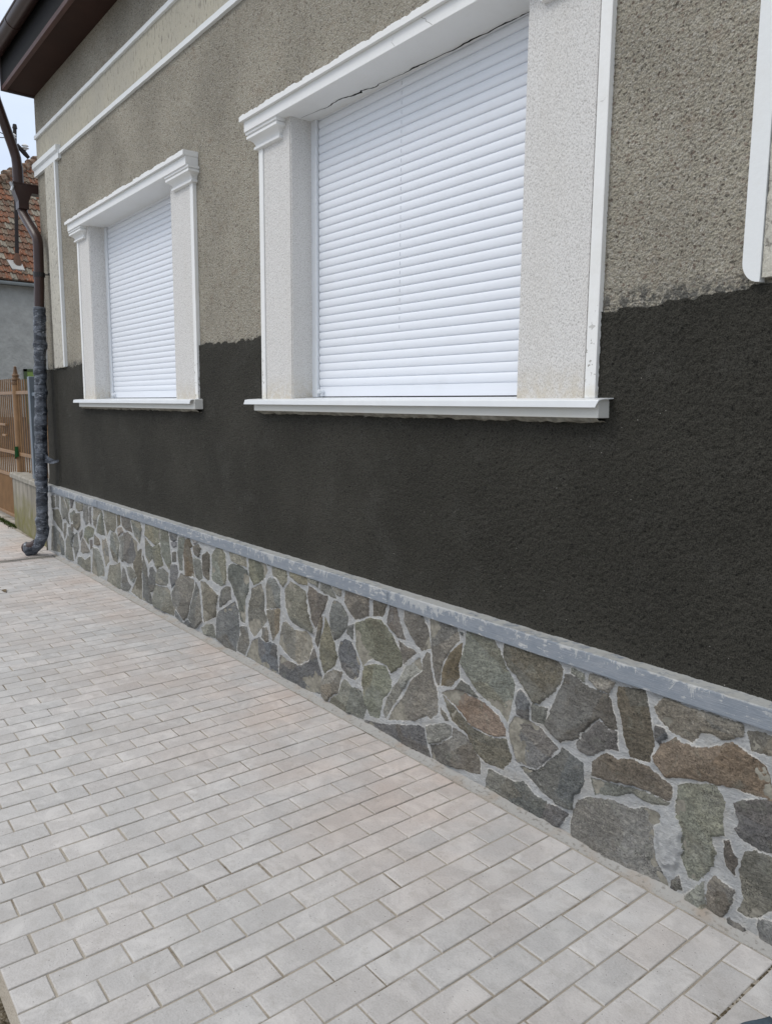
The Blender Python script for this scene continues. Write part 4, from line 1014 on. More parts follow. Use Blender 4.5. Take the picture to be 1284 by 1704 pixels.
    faces = np.stack([a, a+1, a+nx+1, a+nx], -1)
    me = bpy.data.meshes.new('stone_cladding')
    me.vertices.add(len(verts)); me.vertices.foreach_set('co', verts.ravel().astype(np.float32))
    me.loops.add(faces.size); me.loops.foreach_set('vertex_index', faces.ravel().astype(np.int32))
    me.polygons.add(len(faces)); me.polygons.foreach_set('loop_start', np.arange(0, faces.size, 4).astype(np.int32))
    me.update(calc_edges=True); me.validate()
    me.polygons.foreach_set('use_smooth', np.ones(len(faces), bool))
    at = me.attributes.new('sdf', 'FLOAT', 'POINT'); at.data.foreach_set('value', S.ravel().astype(np.float32))
    at = me.attributes.new('tone', 'FLOAT_COLOR', 'POINT')
    rgba = np.concatenate([T.reshape(-1, 3), np.ones((T.size//3, 1))], 1); at.data.foreach_set('color', rgba.ravel().astype(np.float32))
    me.materials.append(M_stone)
    o = bpy.data.objects.new('stone_cladding', me)
    return place(o, house)
clad = stones_relief()
tag(clad, 'crazy paving cladding of grey, olive and rust stones in pale mortar')
# concrete ledge on top of the stones (uneven back edge where the dark render meets it)
m = MB()
xs_ = np.arange(-8.325, WX1, .02); v = []; q = []
for i, x in enumerate(xs_):
    n1 = fbm(np.array([x*4.]), np.array([2.]), 3, 71)[0]-.5; n2 = fbm(np.array([x*30.]), np.array([5.]), 2, 73)[0]-.5
    zb = .6385+.002*n1; zt_ = .7030+.002*n1+.0015*n2
    v += [(x, .020, zb), (x, -.0055+.002*n2, zb), (x, -.007+.003*n1, zb+.003), (x, -.006+.003*n1, zt_-.004), (x, -.001+.003*n2, zt_), (x, .060, zt_+.002+.002*n2), (x, .078, zt_+.008+.005*n2)]
for i in range(len(xs_)-1):
    a = 7*i
    for k in range(6): q.append((a+k, a+7+k, a+8+k, a+k+1))
m.add(v, q)
led = m.build('plinth_ledge', M_ledge, house, fix=False)
tag(led, 'blue-grey painted concrete ledge with cement smears')
m = MB(); m.box(-8.3205, -8.3202, -.004, .4, 0, .70); m.box(-8.32, WX1, .012, .0795, -.02, .66); m.build('plinth_core', M_dirt, house)
# fine joints across the ledge
m = MB()
mat_plain('ledge_joint_grey', (.15,.17,.19), .9)
for x in (-6.62, -2.62):
    m = MB(); m.box(x-.0009, x+.0009, -.0092, .0, .641, .700)
    m.build('ledge_joint', bpy.data.materials['ledge_joint_grey'], led)

# ------------------------------------------------------------------ eaves, gutter
eav = MB(); eav.box(-8.205, WX1+.2, -.170, .12, 4.440, 4.462); eaves = eav.build('eaves', M_soffit, house)
m = MB(); m.bbox(-8.215, WX1+.2, -.205, -.168, 4.430, 4.470, .003); m.build('soffit_trim', mat_plain('brown_trim', (.085,.038,.030), .5, .3, 0, .3), eaves)
m = MB(); m.box(-8.21, WX1+.2, -.200, -.175, 4.468, 4.76); m.build('fascia', mat_plain('dark_fascia', (.005,.0045,.0045), .7, .2), eaves)
m = MB(); m.box(-8.222, -8.206, -.215, .10, 4.425, 4.80); m.build('end_board', mat_plain('end_board_brown', (.10,.085,.085), .45, .4), eaves)
m = MB()
gc = (-.272, 4.722); gr = .068
prof = [(gc[0]+gr*math.cos(t), gc[1]+gr*math.sin(t)) for t in [math.pi+math.pi*k/14 for k in range(15)]]
prof_in = [(gc[0]+(gr-.003)*math.cos(t), gc[1]+(gr-.003)*math.sin(t)) for t in [2*math.pi-math.pi*k/14 for k in range(15)]]
m.extrude_x(prof+prof_in, -8.44, WX1+.2)
m.tube([(-8.44, gc[0]-gr, gc[1]+.004), (WX1+.2, gc[0]-gr, gc[1]+.004)], .009, 8)
gut = m.build('gutter', M_brown, house, smooth=True)
for k in range(18):
    x = -8.05+k*.66
    m = MB()
    pr = [(gc[0]+(gr+.004)*math.cos(t), gc[1]+(gr+.004)*math.sin(t)) for t in [math.pi*.97+math.pi*1.03*j/14 for j in range(15)]]
    pi_ = [(gc[0]+(gr+.0005)*math.cos(t), gc[1]+(gr+.0005)*math.sin(t)) for t in [2*math.pi-math.pi*1.03*j/14 for j in range(15)]]
    m.extrude_x(pr+pi_, x-.012, x+.012); m.build('gutter_strap', M_brown, gut)
# tiled roof above (not seen from here, but it is what shades the eaves)
m = MB(); m.add([(-8.4,-.26,4.78),(WX1+.3,-.26,4.78),(WX1+.3,3.14,7.0),(-8.4,3.14,7.0),(WX1+.3,6.5,4.78),(-8.4,6.5,4.78),(-8.4,-.26,4.74),(WX1+.3,-.26,4.74),(WX1+.3,6.5,4.74),(-8.4,6.5,4.74)],
                [(0,1,2,3),(3,2,4,5),(6,9,8,7),(0,6,7,1),(5,4,8,9),(0,3,5,9,6),(1,7,8,4,2)])
m.build('roof', mat_plain('roof_tile_red', (.22,.10,.06), .9, .2), house)

# ------------------------------------------------------------------ downpipe
PT = [(-8.36,-.272,4.66),(-8.36,-.268,4.55),(-8.365,-.225,4.38),(-8.395,-.09,3.98),(-8.40,-.068,3.90),(-8.40,-.062,3.83),(-8.40,-.060,3.64)]
m = MB(); m.tube(PT, .046, 20); 
m.tube([(-8.40,-.06,3.82),(-8.40,-.06,3.62)], .049, 20)
pipe = m.build('downpipe', M_brown, house, smooth=True, sharp=60)
tag(pipe, 'brown metal downpipe at the house corner, lower half wrapped in plastic')
# hopper box, wide across
m = MB()
hx0, hx1 = -8.46, -8.34
P_ = [(-.120,3.655),(.50,3.655),(.50,3.575),(.045,3.575),(.012,3.490),(.012,3.42),(-.082,3.42),(-.082,3.490),(-.120,3.60)]
n = len(P_)
m.add([(hx0,y,z) for y,z in P_]+[(hx1,y,z) for y,z in P_], [tuple(range(n))[::-1], tuple(range(n,2*n))]+[(i,(i+1)%n,n+(i+1)%n,n+i) for i in range(n)])
m.bbox(hx0-.004, hx1+.004, -.126, .50, 3.645, 3.661, .002)
m.build('hopper', M_brown, pipe)
m = MB(); m.tube([(-8.34,-.15,3.65),(-8.34,-.128,3.61),(-8.34,-.14,3.57)], .014, 10); m.build('hopper_clip', mat_plain('galvanised', (.5,.52,.54), .35, .5, .6), pipe, smooth=True)
LOW = [(-8.40,-.035,3.46),(-8.40,-.035,3.41),(-8.385,-.034,3.375),(-8.09,-.006,3.135),(-8.06,-.002,3.10),(-8.05,.0,3.06),(-8.045,.0,3.02),(-8.045,-.006,2.75),(-8.047,-.020,2.44)]
m = MB(); m.tube(LOW, .046, 20)

m.build('lower_pipe', M_brown, pipe, smooth=True, sharp=60)
m = MB()
m.tube([(-8.045,-.004,2.775),(-8.045,-.004,2.735)], .052, 20)
m.tube([(-8.02,.02,2.755),(-7.975,.076,2.757)], .006, 8); m.bbox(-7.985,-7.955,.06,.078,2.745,2.77,.003); m.bbox(-8.11,-8.092,-.045,-.005,2.715,2.795,.003)
m.build('pipe_bracket', mat_plain('black_bracket', (.015,.013,.013), .5), pipe)
# plastic wrap: lumpy film wound around the lower part, with the shoe turned outwards
def wrap():
    path = [(-8.047,-.020,2.45),(-8.048,-.028,2.2),(-8.050,-.050,1.6),(-8.052,-.078,.9),(-8.055,-.098,.35),(-8.057,-.104,.22),(-8.075,-.125,.14),(-8.115,-.165,.075),(-8.17,-.215,.052)]
    P = []
    for i in range(len(path)-1):
        a, b_ = Vector(path[i]), Vector(path[i+1]); n = max(2, int((b_-a).length/.007))
        for k in range(n): P.append(a.lerp(b_, k/n))
    P.append(Vector(path[-1]))
    for _ in range(12): P = [P[0]]+[(P[i-1]+P[i]*2+P[i+1])/4 for i in range(1, len(P)-1)]+[P[-1]]
    seg = 44; v = []; prev = None; s = 0
    for i, p in enumerate(P):
        d = (P[min(i+1,len(P)-1)]-P[max(i-1,0)]).normalized()
        a = d.cross(Vector((0,1,0))) if prev is None else prev-d*prev.dot(d)
        a.normalize(); b_ = d.cross(a).normalized(); prev = a
        if i: s += (P[i]-P[i-1]).length
        for j in range(seg):
            t = 2*math.pi*j/seg
            u = np.array([math.cos(t)*1.6+5]); w_ = np.array([s*14.+math.sin(t)*1.3])
            lump = fbm(u*1.2, w_*.9, 3, 5)[0]-.5
            wr = abs(math.sin((s*34 + t*1.0 + 3*lump)))
            fold = fbm(u*5+t*1.2, w_*4, 3, 9)[0]-.5
            ring = max(0, vnoise(np.array([s*11.]), np.array([t*.6]), 77)[0]-.72)*.05
            rad = .0535 + .010*lump + .004*(1-wr)**2 + .007*fold + ring
            if i > len(P)-8: rad += .004*(i-len(P)+8)
            v.append(p + (a*math.cos(t)+b_*math.sin(t))*rad)
    n = len(P)
    q = [(i*seg+j, i*seg+(j+1)%seg, (i+1)*seg+(j+1)%seg, (i+1)*seg+j) for i in range(n-1) for j in range(seg)]
    q.append(tuple(range(seg))[::-1])
    # dark open mouth of the shoe
    base = len(v); e = P[-1]; d = (P[-1]-P[-2]).normalized()
    ringn = [Vector(v[(n-1)*seg+j]) for j in range(seg)]
    for w0 in ringn: v.append(e+(w0-e)*.78)
    for w0 in ringn: v.append(e+(w0-e)*.72-d*.07)
    for j in range(seg):
        k = (j+1)%seg
        q.append(((n-1)*seg+j, (n-1)*seg+k, base+k, base+j)); q.append((base+j, base+k, base+seg+k, base+seg+j))
    q.append(tuple(base+seg+j for j in range(seg)))
    b = NB('black_plastic_wrap', .30, .55)
    vm = b.map(scale=(1, 1, 1), rot=(R(28), R(-22), 0))
    st = b.noise(1, 5, .68, vec=b.map(scale=(15, 15, 38), rot=(R(34), R(28), 0)), dist=1.5)
    st2 = b.noise(22, 5, .7, dist=1.6)
    c = b.mix(b.rng(b.noise(9, 3), .35, .65, 0, 1), (.014,.018,.027), (.034,.042,.056))
    c = b.mix(b.rng(st, .48, .66, 0, .75), c, (.22,.245,.285))  # pale streaks: sheen of the film painted into the colour
    c = b.mix(b.math('MULTIPLY', b.rng(st, .58, .64, 0, 1), b.rng(st2, .48, .56, 0, .85)), c, (.55,.58,.63))  # whitish glints on the creases, also painted into the colour
    bands = b.noise(1, 2, .5, vec=b.map(scale=(5, 5, 19), rot=(R(16), R(-14), 0)), dist=.4)
    c = b.mix(b.rng(bands, .50, .60, 0, .45), c, (.17,.19,.225))
    c = b.mix(b.rng(bands, .46, .38, 0, .7), c, (.012,.015,.024))
    b.col(c); b.bump(b.math('ADD', st, st2), .006, .9)
    o = mesh('plastic_wrap', v, q, b.m, pipe, smooth=True)
    tag(o, 'crumpled black plastic and clear film wound around the pipe')
    m = MB()
    # torn flap near the ledge and tape tail at the top
    m.add([(-8.00,-.05,1.03),(-7.965,-.02,.99),(-7.93,.02,.97),(-7.90,.05,.975),(-7.91,.05,.95),(-7.95,.0,.93),(-8.00,-.06,.94)], [(0,1,2,3,4,5,6)])
    fo = m.build('torn_film', b.m, o, fix=False)
    m = MB(); m.tube([(-8.10,-.145,.12),(-8.135,-.185,.085),(-8.20,-.245,.070)], .05, 16, True, [.054,.056,.050]); m.build('pipe_shoe', M_brown, pipe, smooth=True)
    m = MB()
    for k in range(26):
        t = k/26*math.pi*1.15+.1
        c0 = Vector((-8.165,-.215,.075)); 
    return o
wrap()

# ================================================================== GROUND
tag(mesh('ground', [(-400,-400,-.05),(400,-400,-.05),(400,400,-.05),(-400,400,-.05)], [(0,1,2,3)], mat_plain('grey_concrete_ground', (.27,.265,.25), .9, .2, 0, .25, 3)), kind='structure')
M_pav = mat_paver()
def pavement():
    XB = [-1.1235]
    bounds = {0: -1.1235}
    x = -1.1235
    k = 0
    while x > -19: k -= 1; x -= .1; bounds[k] = x
    x = -1.1235; k = 0
    while x < 3.4: k += 1; x += .1; bounds[k] = x
    rs = random.Random(3)
    V = []; F = []; T = []; E = []
    bot = -.02
    ks = sorted(bounds)
    for k in ks[:-1]:
        x0, x1 = bounds[k], bounds[k+1]
        wide = .007 if k in (3,) else 0
        half = (k % 2 == 0)
        nrow = 9
        ys = []
        y = -.046 if x0 > -8.0 else .05
        yo = y
        first = True
        edge = -1.757
        while y > edge+.01:
            L_ = (.1 if half else .2)+(.011 if first else 0) if first else .2
            first = False
            y2 = max(edge, y-L_)
            ys.append((y2, y)); y = y2
        if -8.06 < (x0+x1)/2 < -7.90: 
            continue
        for (ya, yb) in ys:
            gap = .0018+rs.random()*.0012
            gy = .0016+rs.random()*.0016
            if rs.random() < .12: gy += .0018
            ax0 = x0+gap; ax1 = x1-gap-wide
            ay0 = ya+gy; ay1 = yb-gy
            jx = rs.uniform(-.0008,.0008); rot = rs.uniform(-.010,.010); z0 = rs.uniform(-.0008,.0020)
            tx = rs.uniform(-.012,.012)*.4; ty = rs.uniform(-.006,.006)*.4
            cx, cy = (ax0+ax1)/2, (ay0+ay1)/2
            ch = .0026+rs.random()*.0012
            base = len(V)
            rings = [(0, bot), (0, -.0032), (ch*.35, -.0010), (ch, 0)]
            for ins, z in rings:
                for px_, py_ in ((ax0+ins,ay0+ins),(ax1-ins,ay0+ins),(ax1-ins,ay1-ins),(ax0+ins,ay1-ins)):
                    dx, dy = px_-cx, py_-cy
                    V.append((cx+dx*math.cos(rot)-dy*math.sin(rot)+jx, cy+dx*math.sin(rot)+dy*math.cos(rot), z+z0+tx*dx+ty*dy))
                    E.append(0 if ins == ch else 1)
            for r_ in range(3):
                for j in range(4):
                    a = base+r_*4+j; b_ = base+r_*4+(j+1)%4
                    F.append((a, b_, b_+4, a+4))
            F.append(tuple(base+12+j for j in range(4)))
            # tone: cool pale grey with some pinkish (dusted) stones nearer the wall
            pk = fbm(np.array([cx*.55]), np.array([cy*1.1]), 3, 61)[0]
            near = max(0, min(1, (cy+1.25)/1.0))
            pink = .12*rs.random()
            if rs.random() < .35: pink *= .4
            v_ = .45*(1+rs.uniform(-.065,.065))*(1+.10*(fbm(np.array([cx*.8+9]), np.array([cy*1.3]), 3, 88)[0]-.5))
            c = (v_*(1+.16*pink), v_*(.995-.03*pink), v_*(.992-.13*pink))
            T += [c]*16
    me = bpy.data.meshes.new('paving')
    me.from_pydata(V, [], F); me.update()
    at = me.attributes.new('tone', 'FLOAT_COLOR', 'POINT'); at.data.foreach_set('color', np.concatenate([np.array(T), np.ones((len(T),1))], 1).ravel().astype(np.float32))
    at = me.attributes.new('edge', 'FLOAT', 'POINT'); at.data.foreach_set('value', np.array(E, np.float32))
    me.materials.append(M_pav)
    o = bpy.data.objects.new('pavement', me); place(o)
    tag(o, kind='structure')
pavement()
# sand bed filling the joints almost to the top
n = 1
def bed():
    xs_ = np.arange(-19.2, 3.5, .02); ys_ = np.arange(-1.775, .3, .02)
    GX, GY = np.meshgrid(xs_, ys_)
    z = -.0034 + .0040*(fbm(GX*5, GY*5, 4, 91)) - .010*np.clip(fbm(GX*2.3, GY*2.3, 3, 95)-.60, 0, 1)*2
    z = np.minimum(z, -.0028)
    v = np.stack([GX, GY, z], -1).reshape(-1, 3).tolist(); nx = len(xs_); nz = len(ys_)
    q = [(j*nx+i, j*nx+i+1, (j+1)*nx+i+1, (j+1)*nx+i) for j in range(nz-1) for i in range(nx-1)]
    o = mesh('joint_sand', v, q, mat_joint(), None, smooth=True)
    tag(o, kind='structure')
bed()
# mortar fillet between pavers and wall
m = MB(); xs_ = np.arange(-7.9, WX1, .015); v = []; q = []
for i, x in enumerate(xs_):
    k = fbm(np.array([x*7.]), np.array([1.]), 3, 101)[0]-.5; k2 = fbm(np.array([x*40.]), np.array([4.]), 2, 103)[0]-.5
    v += [(x, -.0425+.002*k2, -.012), (x, -.040+.003*k+.002*k2, -.0005), (x, -.020+.006*k, .0025+.003*k2), (x, -.004, .006+.010*max(0, k)), (x, .02, .012)]
for i in range(len(xs_)-1):
    a = 5*i
    for k in range(4): q.append((a+k, a+5+k, a+6+k, a+k+1))
m.add(v, q)
b = NB('pale_mortar_fillet', .95, .15)
c = b.mix(b.rng(b.noise(9, 5), .48, .72, 0, 1), (.36,.355,.34), (.33,.285,.24))
c = b.mix(b.rng(b.noise(60, 4), .55, .7, 0, .7), c, (.17,.16,.14)); b.col(c); b.bump(b.noise(90, 4), .004, .9)
tag(m.build('wall_foot_mortar', b.m, None, smooth=True, fix=False), kind='structure')
# crumbled edge: soil gap then old concrete slab of the verge
m = MB(); xs_ = np.arange(-6, 3.4, .02); v = []; q = []
for x in xs_:
    k = fbm(np.array([x*6.]), np.array([1.]), 4, 111)[0]
    e = -1.785-.030*k
    v += [(x, e, -.022), (x, e-.006, -.006), (x, e-.016, -.001), (x, -4.5, .0)]
for i in range(len(xs_)-1):
    a = 4*i
    for k in range(3): q.append((a+k, a+k+1, a+5+k, a+4+k))
m.add(v, q); tag(m.build('road', mat_plain('old_pale_concrete', (.40,.385,.35), .92, .2, 0, .25, 9, .004, 80), None, smooth=True, fix=True), kind='structure')
# soil in the gap
def soil():
    v = []; q = []
    xs_ = np.arange(-2.6, -1.2, .006); ys_ = np.arange(-1.83, -1.745, .006)
    for y in ys_:
        for x in xs_:
            v.append((x, y, -.020+.018*fbm(np.array([x*70.]), np.array([y*70.]), 4, 121)[0]))
    nx = len(xs_)
    for j in range(len(ys_)-1):
        for i in range(nx-1): q.append((j*nx+i, j*nx+i+1, (j+1)*nx+i+1, (j+1)*nx+i))
    b = NB('soil', .98, .1); b.col(b.ramp(b.noise(130, 4, .7), [(.35, (.035,.03,.02)), (.5, (.11,.09,.06)), (.7, (.26,.24,.20))])); b.bump(b.noise(150, 4), .006, 1)
    tag(mesh('soil_gap', v, q, b.m, None, smooth=True), kind='structure')
    # dirt in the wide joint by the wall
    m = MB(); rs = random.Random(5)
    v = []; q = []
    xs2 = np.arange(-.842, -.818, .003); ys2 = np.arange(-.45, -.06, .004)
    for y in ys2:
        for x in xs2:
            lump = fbm(np.array([x*120.]), np.array([y*120.]), 4, 131)[0]
            hgt = .007*max(0, fbm(np.array([y*9.]), np.array([2.]), 2, 133)[0]-.35)
            v.append((x, y, -.009+.010*lump+hgt))
    nx = len(xs2)
    for j in range(len(ys2)-1):
        for i in range(nx-1): q.append((j*nx+i, j*nx+i+1, (j+1)*nx+i+1, (j+1)*nx+i))
    tag(mesh('joint_dirt', v, q, b.m, None, smooth=True), kind='structure')
soil()

# drain channel
M_gal = mat_plain('galvanised_grate', (.17,.175,.18), .45, .5, .5, .3)
dr = empty('drain_channel', (-7.98, -.4, 0), 'slotted grey metal drain grate across the paving below the downpipe', 'drain')
m = MB(); m.box(-8.065, -8.058, -1.74, -.03, -.03, .001); m.box(-7.902, -7.895, -1.74, -.03, -.03, .001); m.box(-8.065, -7.895, -1.74, -.03, -.05, -.03); m.box(-8.065,-7.895,-.03,-.024,-.03,.001)
m.build('channel', M_gal, dr)
m = MB()
for k in range(86): m.box(-8.052, -7.908, -1.74+k*.02, -1.733+k*.02, -.010, -.001)
m.box(-8.054,-8.046,-1.74,-.03,-.011,.0); m.box(-7.914,-7.906,-1.74,-.03,-.011,.0); m.box(-7.985,-7.975,-1.74,-.03,-.012,-.0005)
m.build('grate', M_gal, dr)

# ================================================================== FENCE AND LOW WALL ON THE LEFT
M_ochre = mat_plain('ochre_brown_paint', (.27,.155,.072), .42, .4, 0, .3, 6)
M_conc = None
b = NB('weathered_concrete', .92, .2)
vs = b.noise(1, 5, .65, vec=b.map(scale=(7, 7, 1.4)))
c = b.mix(b.rng(vs, .38, .62, 0, 1), (.20,.185,.15), (.33,.305,.26))
z = b.sep()[2]
moss = b.math('MULTIPLY', b.rng(b.math('ADD', z, b.math('MULTIPLY', b.noise(4, 4), .45)), .68, .42, 0, 1), b.rng(b.noise(7, 4), .3, .6, .35, .95))
c = b.mix(moss, c, (.165,.155,.055))
c = b.mix(b.rng(b.noise(1, 4, .6, vec=b.map(scale=(16, 16, 1.0))), .55, .7, 0, .6), c, (.10,.09,.075))
b.col(c); b.bump(b.noise(60, 4), .004, .9); M_conc = b.m
lw = empty('low_wall', (-9.3, .2, 0), 'low stained concrete wall with mossy face beside the wrapped downpipe', 'wall')
m = MB()
m.add([(-8.3,.035,-.03),(-10.14,.105,-.03),(-10.14,.40,-.03),(-8.3,.34,-.03),(-8.3,.035,.625),(-10.14,.105,.625),(-10.14,.40,.625),(-8.3,.34,.625)],
      [(0,1,2,3),(7,6,5,4),(0,4,5,1),(1,5,6,2),(2,6,7,3),(3,7,4,0)])
m.build('wall_body', M_conc, lw)
m = MB(); v = []; q = []; N = 60
for i in range(N+1):
    t = i/N; x = -8.3-1.87*t; yf = .012+.07*t
    k = fbm(np.array([x*9.]), np.array([1.]), 3, 141)[0]-.5; k2 = fbm(np.array([x*33.]), np.array([1.]), 2, 142)[0]-.5
    v += [(x, yf+.02, .622), (x, yf+.006*k2, .624+.006*k), (x, yf+.006*k2, .668+.006*k2), (x, yf+.012, .682+.004*k), (x, .40, .690), (x, .40, .62)]
for i in range(N):
    a = 6*i
    for k in range(5): q.append((a+k, a+6+k, a+7+k, a+k+1))
q.append((0,1,2,3,4,5)); q.append(tuple(6*N+k for k in range(6)))
m.add(v, q); m.build('coping', mat_plain('pale_concrete_coping', (.34,.32,.275), .92, .2, 0, .4, 14, .004, 70), lw)

fp = empty('fence_post', (-10.10, .20, .68), 'round ochre-brown fence post with turned finial on end of low concrete wall', 'post')
m = MB(); m.tube([(-10.10,.20,.68),(-10.10,.20,1.74)], .047, 20); m.build('shaft', M_ochre, fp, smooth=True)
m = MB(); m.lathe((-10.10,.20,1.74), [(.047,0),(.054,.004),(.054,.03),(.046,.036),(.044,.05),(.052,.056),(.050,.075),(.038,.084),(.036,.10),(.042,.106),(.040,.122),(.030,.13),(.026,.15),(.017,.20),(.016,.215),(.008,.222)], 20)
m.build('finial', mat_plain('brown_finial_paint', (.17,.095,.045), .45, .4, 0, .35, 12), fp, smooth=True)
# stub panel between post and house
def bars(m, xs_, z0, z1, y, r_=.0085, seg=6):
    for x in xs_: m.tube([(x, y, z0), (x, y, z1)], r_, seg)
fn = empty('metal_fence', (-9.6, .20, .68), 'ochre-brown metal fence panel on the low concrete wall right of the round post', 'fence')
m = MB(); bars(m, [-10.00+i*.108 for i in range(14)], .70, 1.80, .20); m.build('pickets', M_ochre, fn, smooth=True)
for z0 in (1.625, .885):
    m = MB(); m.bbox(-10.06, -8.55, .178, .206, z0, z0+.040, .003); m.build('rail', M_ochre, fn)
gp = empty('square_post', (-9.05, .16, .68), 'blue-grey steel post standing behind the wrapped downpipe', 'post')
m = MB(); m.bbox(-9.16, -9.08, .10, .175, .68, 1.815, .006); m.build('shaft', mat_plain('blue_grey_metal', (.15,.185,.22), .4, .5, 0, .15), gp)
m = MB(); m.bbox(-9.08, -8.70, .12, .15, 1.60, 1.64, .004); m.build('arm', bpy.data.materials['blue_grey_metal'], gp)
gt = empty('garden_gate', (-11.0, .21, 0), 'ochre-brown barred metal gate left of the round fence post', 'gate')
m = MB(); bars(m, [-10.24-i*.106 for i in range(20)], .60, 1.82, .215); m.build('upper_bars', M_ochre, gt, smooth=True)
m = MB(); bars(m, [-10.20-i*.044 for i in range(48)], .09, .60, .215, .0105); m.build('lower_bars', M_ochre, gt, smooth=True)
for z0 in (1.625, .885, .590, .060):
    m = MB(); m.bbox(-12.4, -10.16, .192, .220, z0, z0+.038, .003); m.build('rail', M_ochre, gt)
m = MB(); m.bbox(-10.98,-10.60,.16,.19,1.235,1.262,.004); m.bbox(-10.80,-10.62,.16,.19,1.10,1.125,.004); m.build('latch', M_ochre, gt)
# green cloth tied on the post
m = MB(); v = []
for k in range(14):
    t = k/13; rad = .055
    for j in range(7):
        a = -2.6+.35*j
        dx = rad*math.cos(a); dy = rad*math.sin(a)
        wob = .012*(vnoise(np.array([k*1.1]), np.array([j*1.7]), 9)[0])
        v.append((-10.075+dx*(1+wob*8), .20+dy*(1+wob*8)-.006, .98-.15*t+.03*(vnoise(np.array([j*1.3]), np.array([3.]), 4)[0])))
q = [(k*7+j, k*7+j+1, (k+1)*7+j+1, (k+1)*7+j) for k in range(13) for j in range(6) if not (k < 6 and j < 3) and not (k > 10 and j > 3)]
m.add(v, q); tag(m.build('green_rag', mat_plain('dark_green_cloth', (.012,.055,.018), .9, .1), None, fix=False), 'small dark green rag tied around the fence post at rail height', 'rag')

# moss and grass at the gate foot
def moss_tuft():
    rs = random.Random(12); v = []; q = []
    for k in range(900):
        x = rs.uniform(-11.3, -10.0); y = .13-.07*abs(rs.gauss(0, .6)); s = rs.uniform(.008, .02); a = rs.uniform(0, 6.28)
        h = rs.uniform(.006, .035)
        n = len(v); dx, dy = math.cos(a)*s*.35, math.sin(a)*s*.35
        v += [(x-dx, y-dy, -.005), (x+dx, y+dy, -.005), (x+rs.uniform(-.015,.015), y+rs.uniform(-.015,.015), h)]
        q.append((n, n+1, n+2))
    tag(mesh('grass', v, q, mat_plain('moss_green', (.07,.10,.025), .9, .1, 0, .5, 60), None), kind='stuff')
moss_tuft()

# dry leaf on the paving, rag at lower right
m = MB(); lx, ly = -6.68, -.76
v = [(lx-.06,ly-.01,.004),(lx-.03,ly+.012,.012),(lx,ly+.016,.016),(lx+.03,ly+.008,.010),(lx+.055,ly-.004,.004),(lx+.03,ly-.014,.006),(lx,ly-.018,.007),(lx-.03,ly-.016,.006),(lx,ly,.003)]
m.add(v, [(i, (i+1)%8, 8) for i in range(8)]); m.add([(lx-.06,ly-.01,.004),(lx-.085,ly-.018,.006),(lx-.084,ly-.021,.006),(lx-.058,ly-.014,.004)], [(0,1,2,3)])
tag(m.build('dry_leaf', mat_plain('dry_leaf_brown', (.14,.11,.07), .85, .15), None), 'curled dry leaf lying alone on the paving at left', 'leaf')
def rag():
    v = []; q = []; n = 26
    x0, y0 = -.800, -.335
    for j in range(n):
        for i in range(n):
            a, b_ = i/(n-1), j/(n-1)
            x = x0+.20*a+.03*(fbm(np.array([b_*3.]), np.array([1.]), 2, 151)[0]-.5)+.05*b_; y = y0-.16+.24*b_-.06*a
            e = min(a, b_, 1-a, 1-b_)
            v.append((x, y, .003+min(1, e*9)*(.010+.030*fbm(np.array([a*4.]), np.array([b_*4.]), 4, 153)[0])))
    q = [(j*n+i, j*n+i+1, (j+1)*n+i+1, (j+1)*n+i) for j in range(n-1) for i in range(n-1)]
    tag(mesh('cloth', v, q, mat_plain('blue_grey_cloth', (.075,.105,.135), .8, .25, 0, .5, 40), None, smooth=True), 'crumpled blue-grey cloth on the paving at the lower right corner', 'cloth')
rag()

# ================================================================== NEIGHBOUR HOUSE
nb = empty('neighbour_house', (-26, 5, 0), 'neighbouring house with pale rough wall and weathered red tile roof behind the fence', 'house')
NX = -24.0
m = MB(); m.box(NX-9, NX, -.2, 18, 1.10, 5.0); m.build('wall', mat_plain('neighbour_plaster', (.36,.365,.35), .95, .1, 0, .25, 2.5, .06, 7), nb)
m = MB(); m.box(NX-9.02, NX+.03, -.23, 18.02, 0, 1.10); m.build('wall_base', mat_plain('brown_grey_base', (.135,.11,.095), .9, .2, 0, .4, 5), nb)
m = MB(); m.bbox(NX+.001, NX+.06, 3.66, 4.75, .9, 2.42, .01); gw = m.build('green_door', mat_plain('green_paint', (.16,.24,.055), .5, .4), nb)
m = MB(); m.box(NX+.001, NX+.075, 3.60, 3.68, .9, 2.48); m.box(NX+.001, NX+.075, 3.60, 4.85, 2.41, 2.48); m.build('door_frame', mat_plain('dark_green_paint', (.05,.075,.03), .5, .4), gw)
EX, EZ = -23.78, 4.92
m = MB(); m.box(NX-.02, EX+.02, -.7, 18, 4.80, 4.86); m.build('eaves_board', mat_plain('eaves_dark_board', (.05,.045,.04), .8), nb)  # plain dark brown-grey board along the eaves
m = MB(); gy, gz, gr2 = EX+.09, 4.86, .085
prof = [(gy+gr2*math.cos(t), gz+gr2*math.sin(t)) for t in [math.pi+math.pi*k/10 for k in range(11)]] + [(gy+(gr2-.01)*math.cos(t), gz+(gr2-.01)*math.sin(t)) for t in [2*math.pi-math.pi*k/10 for k in range(11)]]
n = len(prof)
m.add([(a, -.9, z) for a, z in prof]+[(a, 18, z) for a, z in prof], [(i,(i+1)%n,n+(i+1)%n,n+i) for i in range(n)]+[tuple(range(n)), tuple(range(n,2*n))[::-1]])
m.build('gutter', mat_plain('zinc_gutter', (.27,.30,.31), .45, .5, .2, .15), nb, smooth=True)
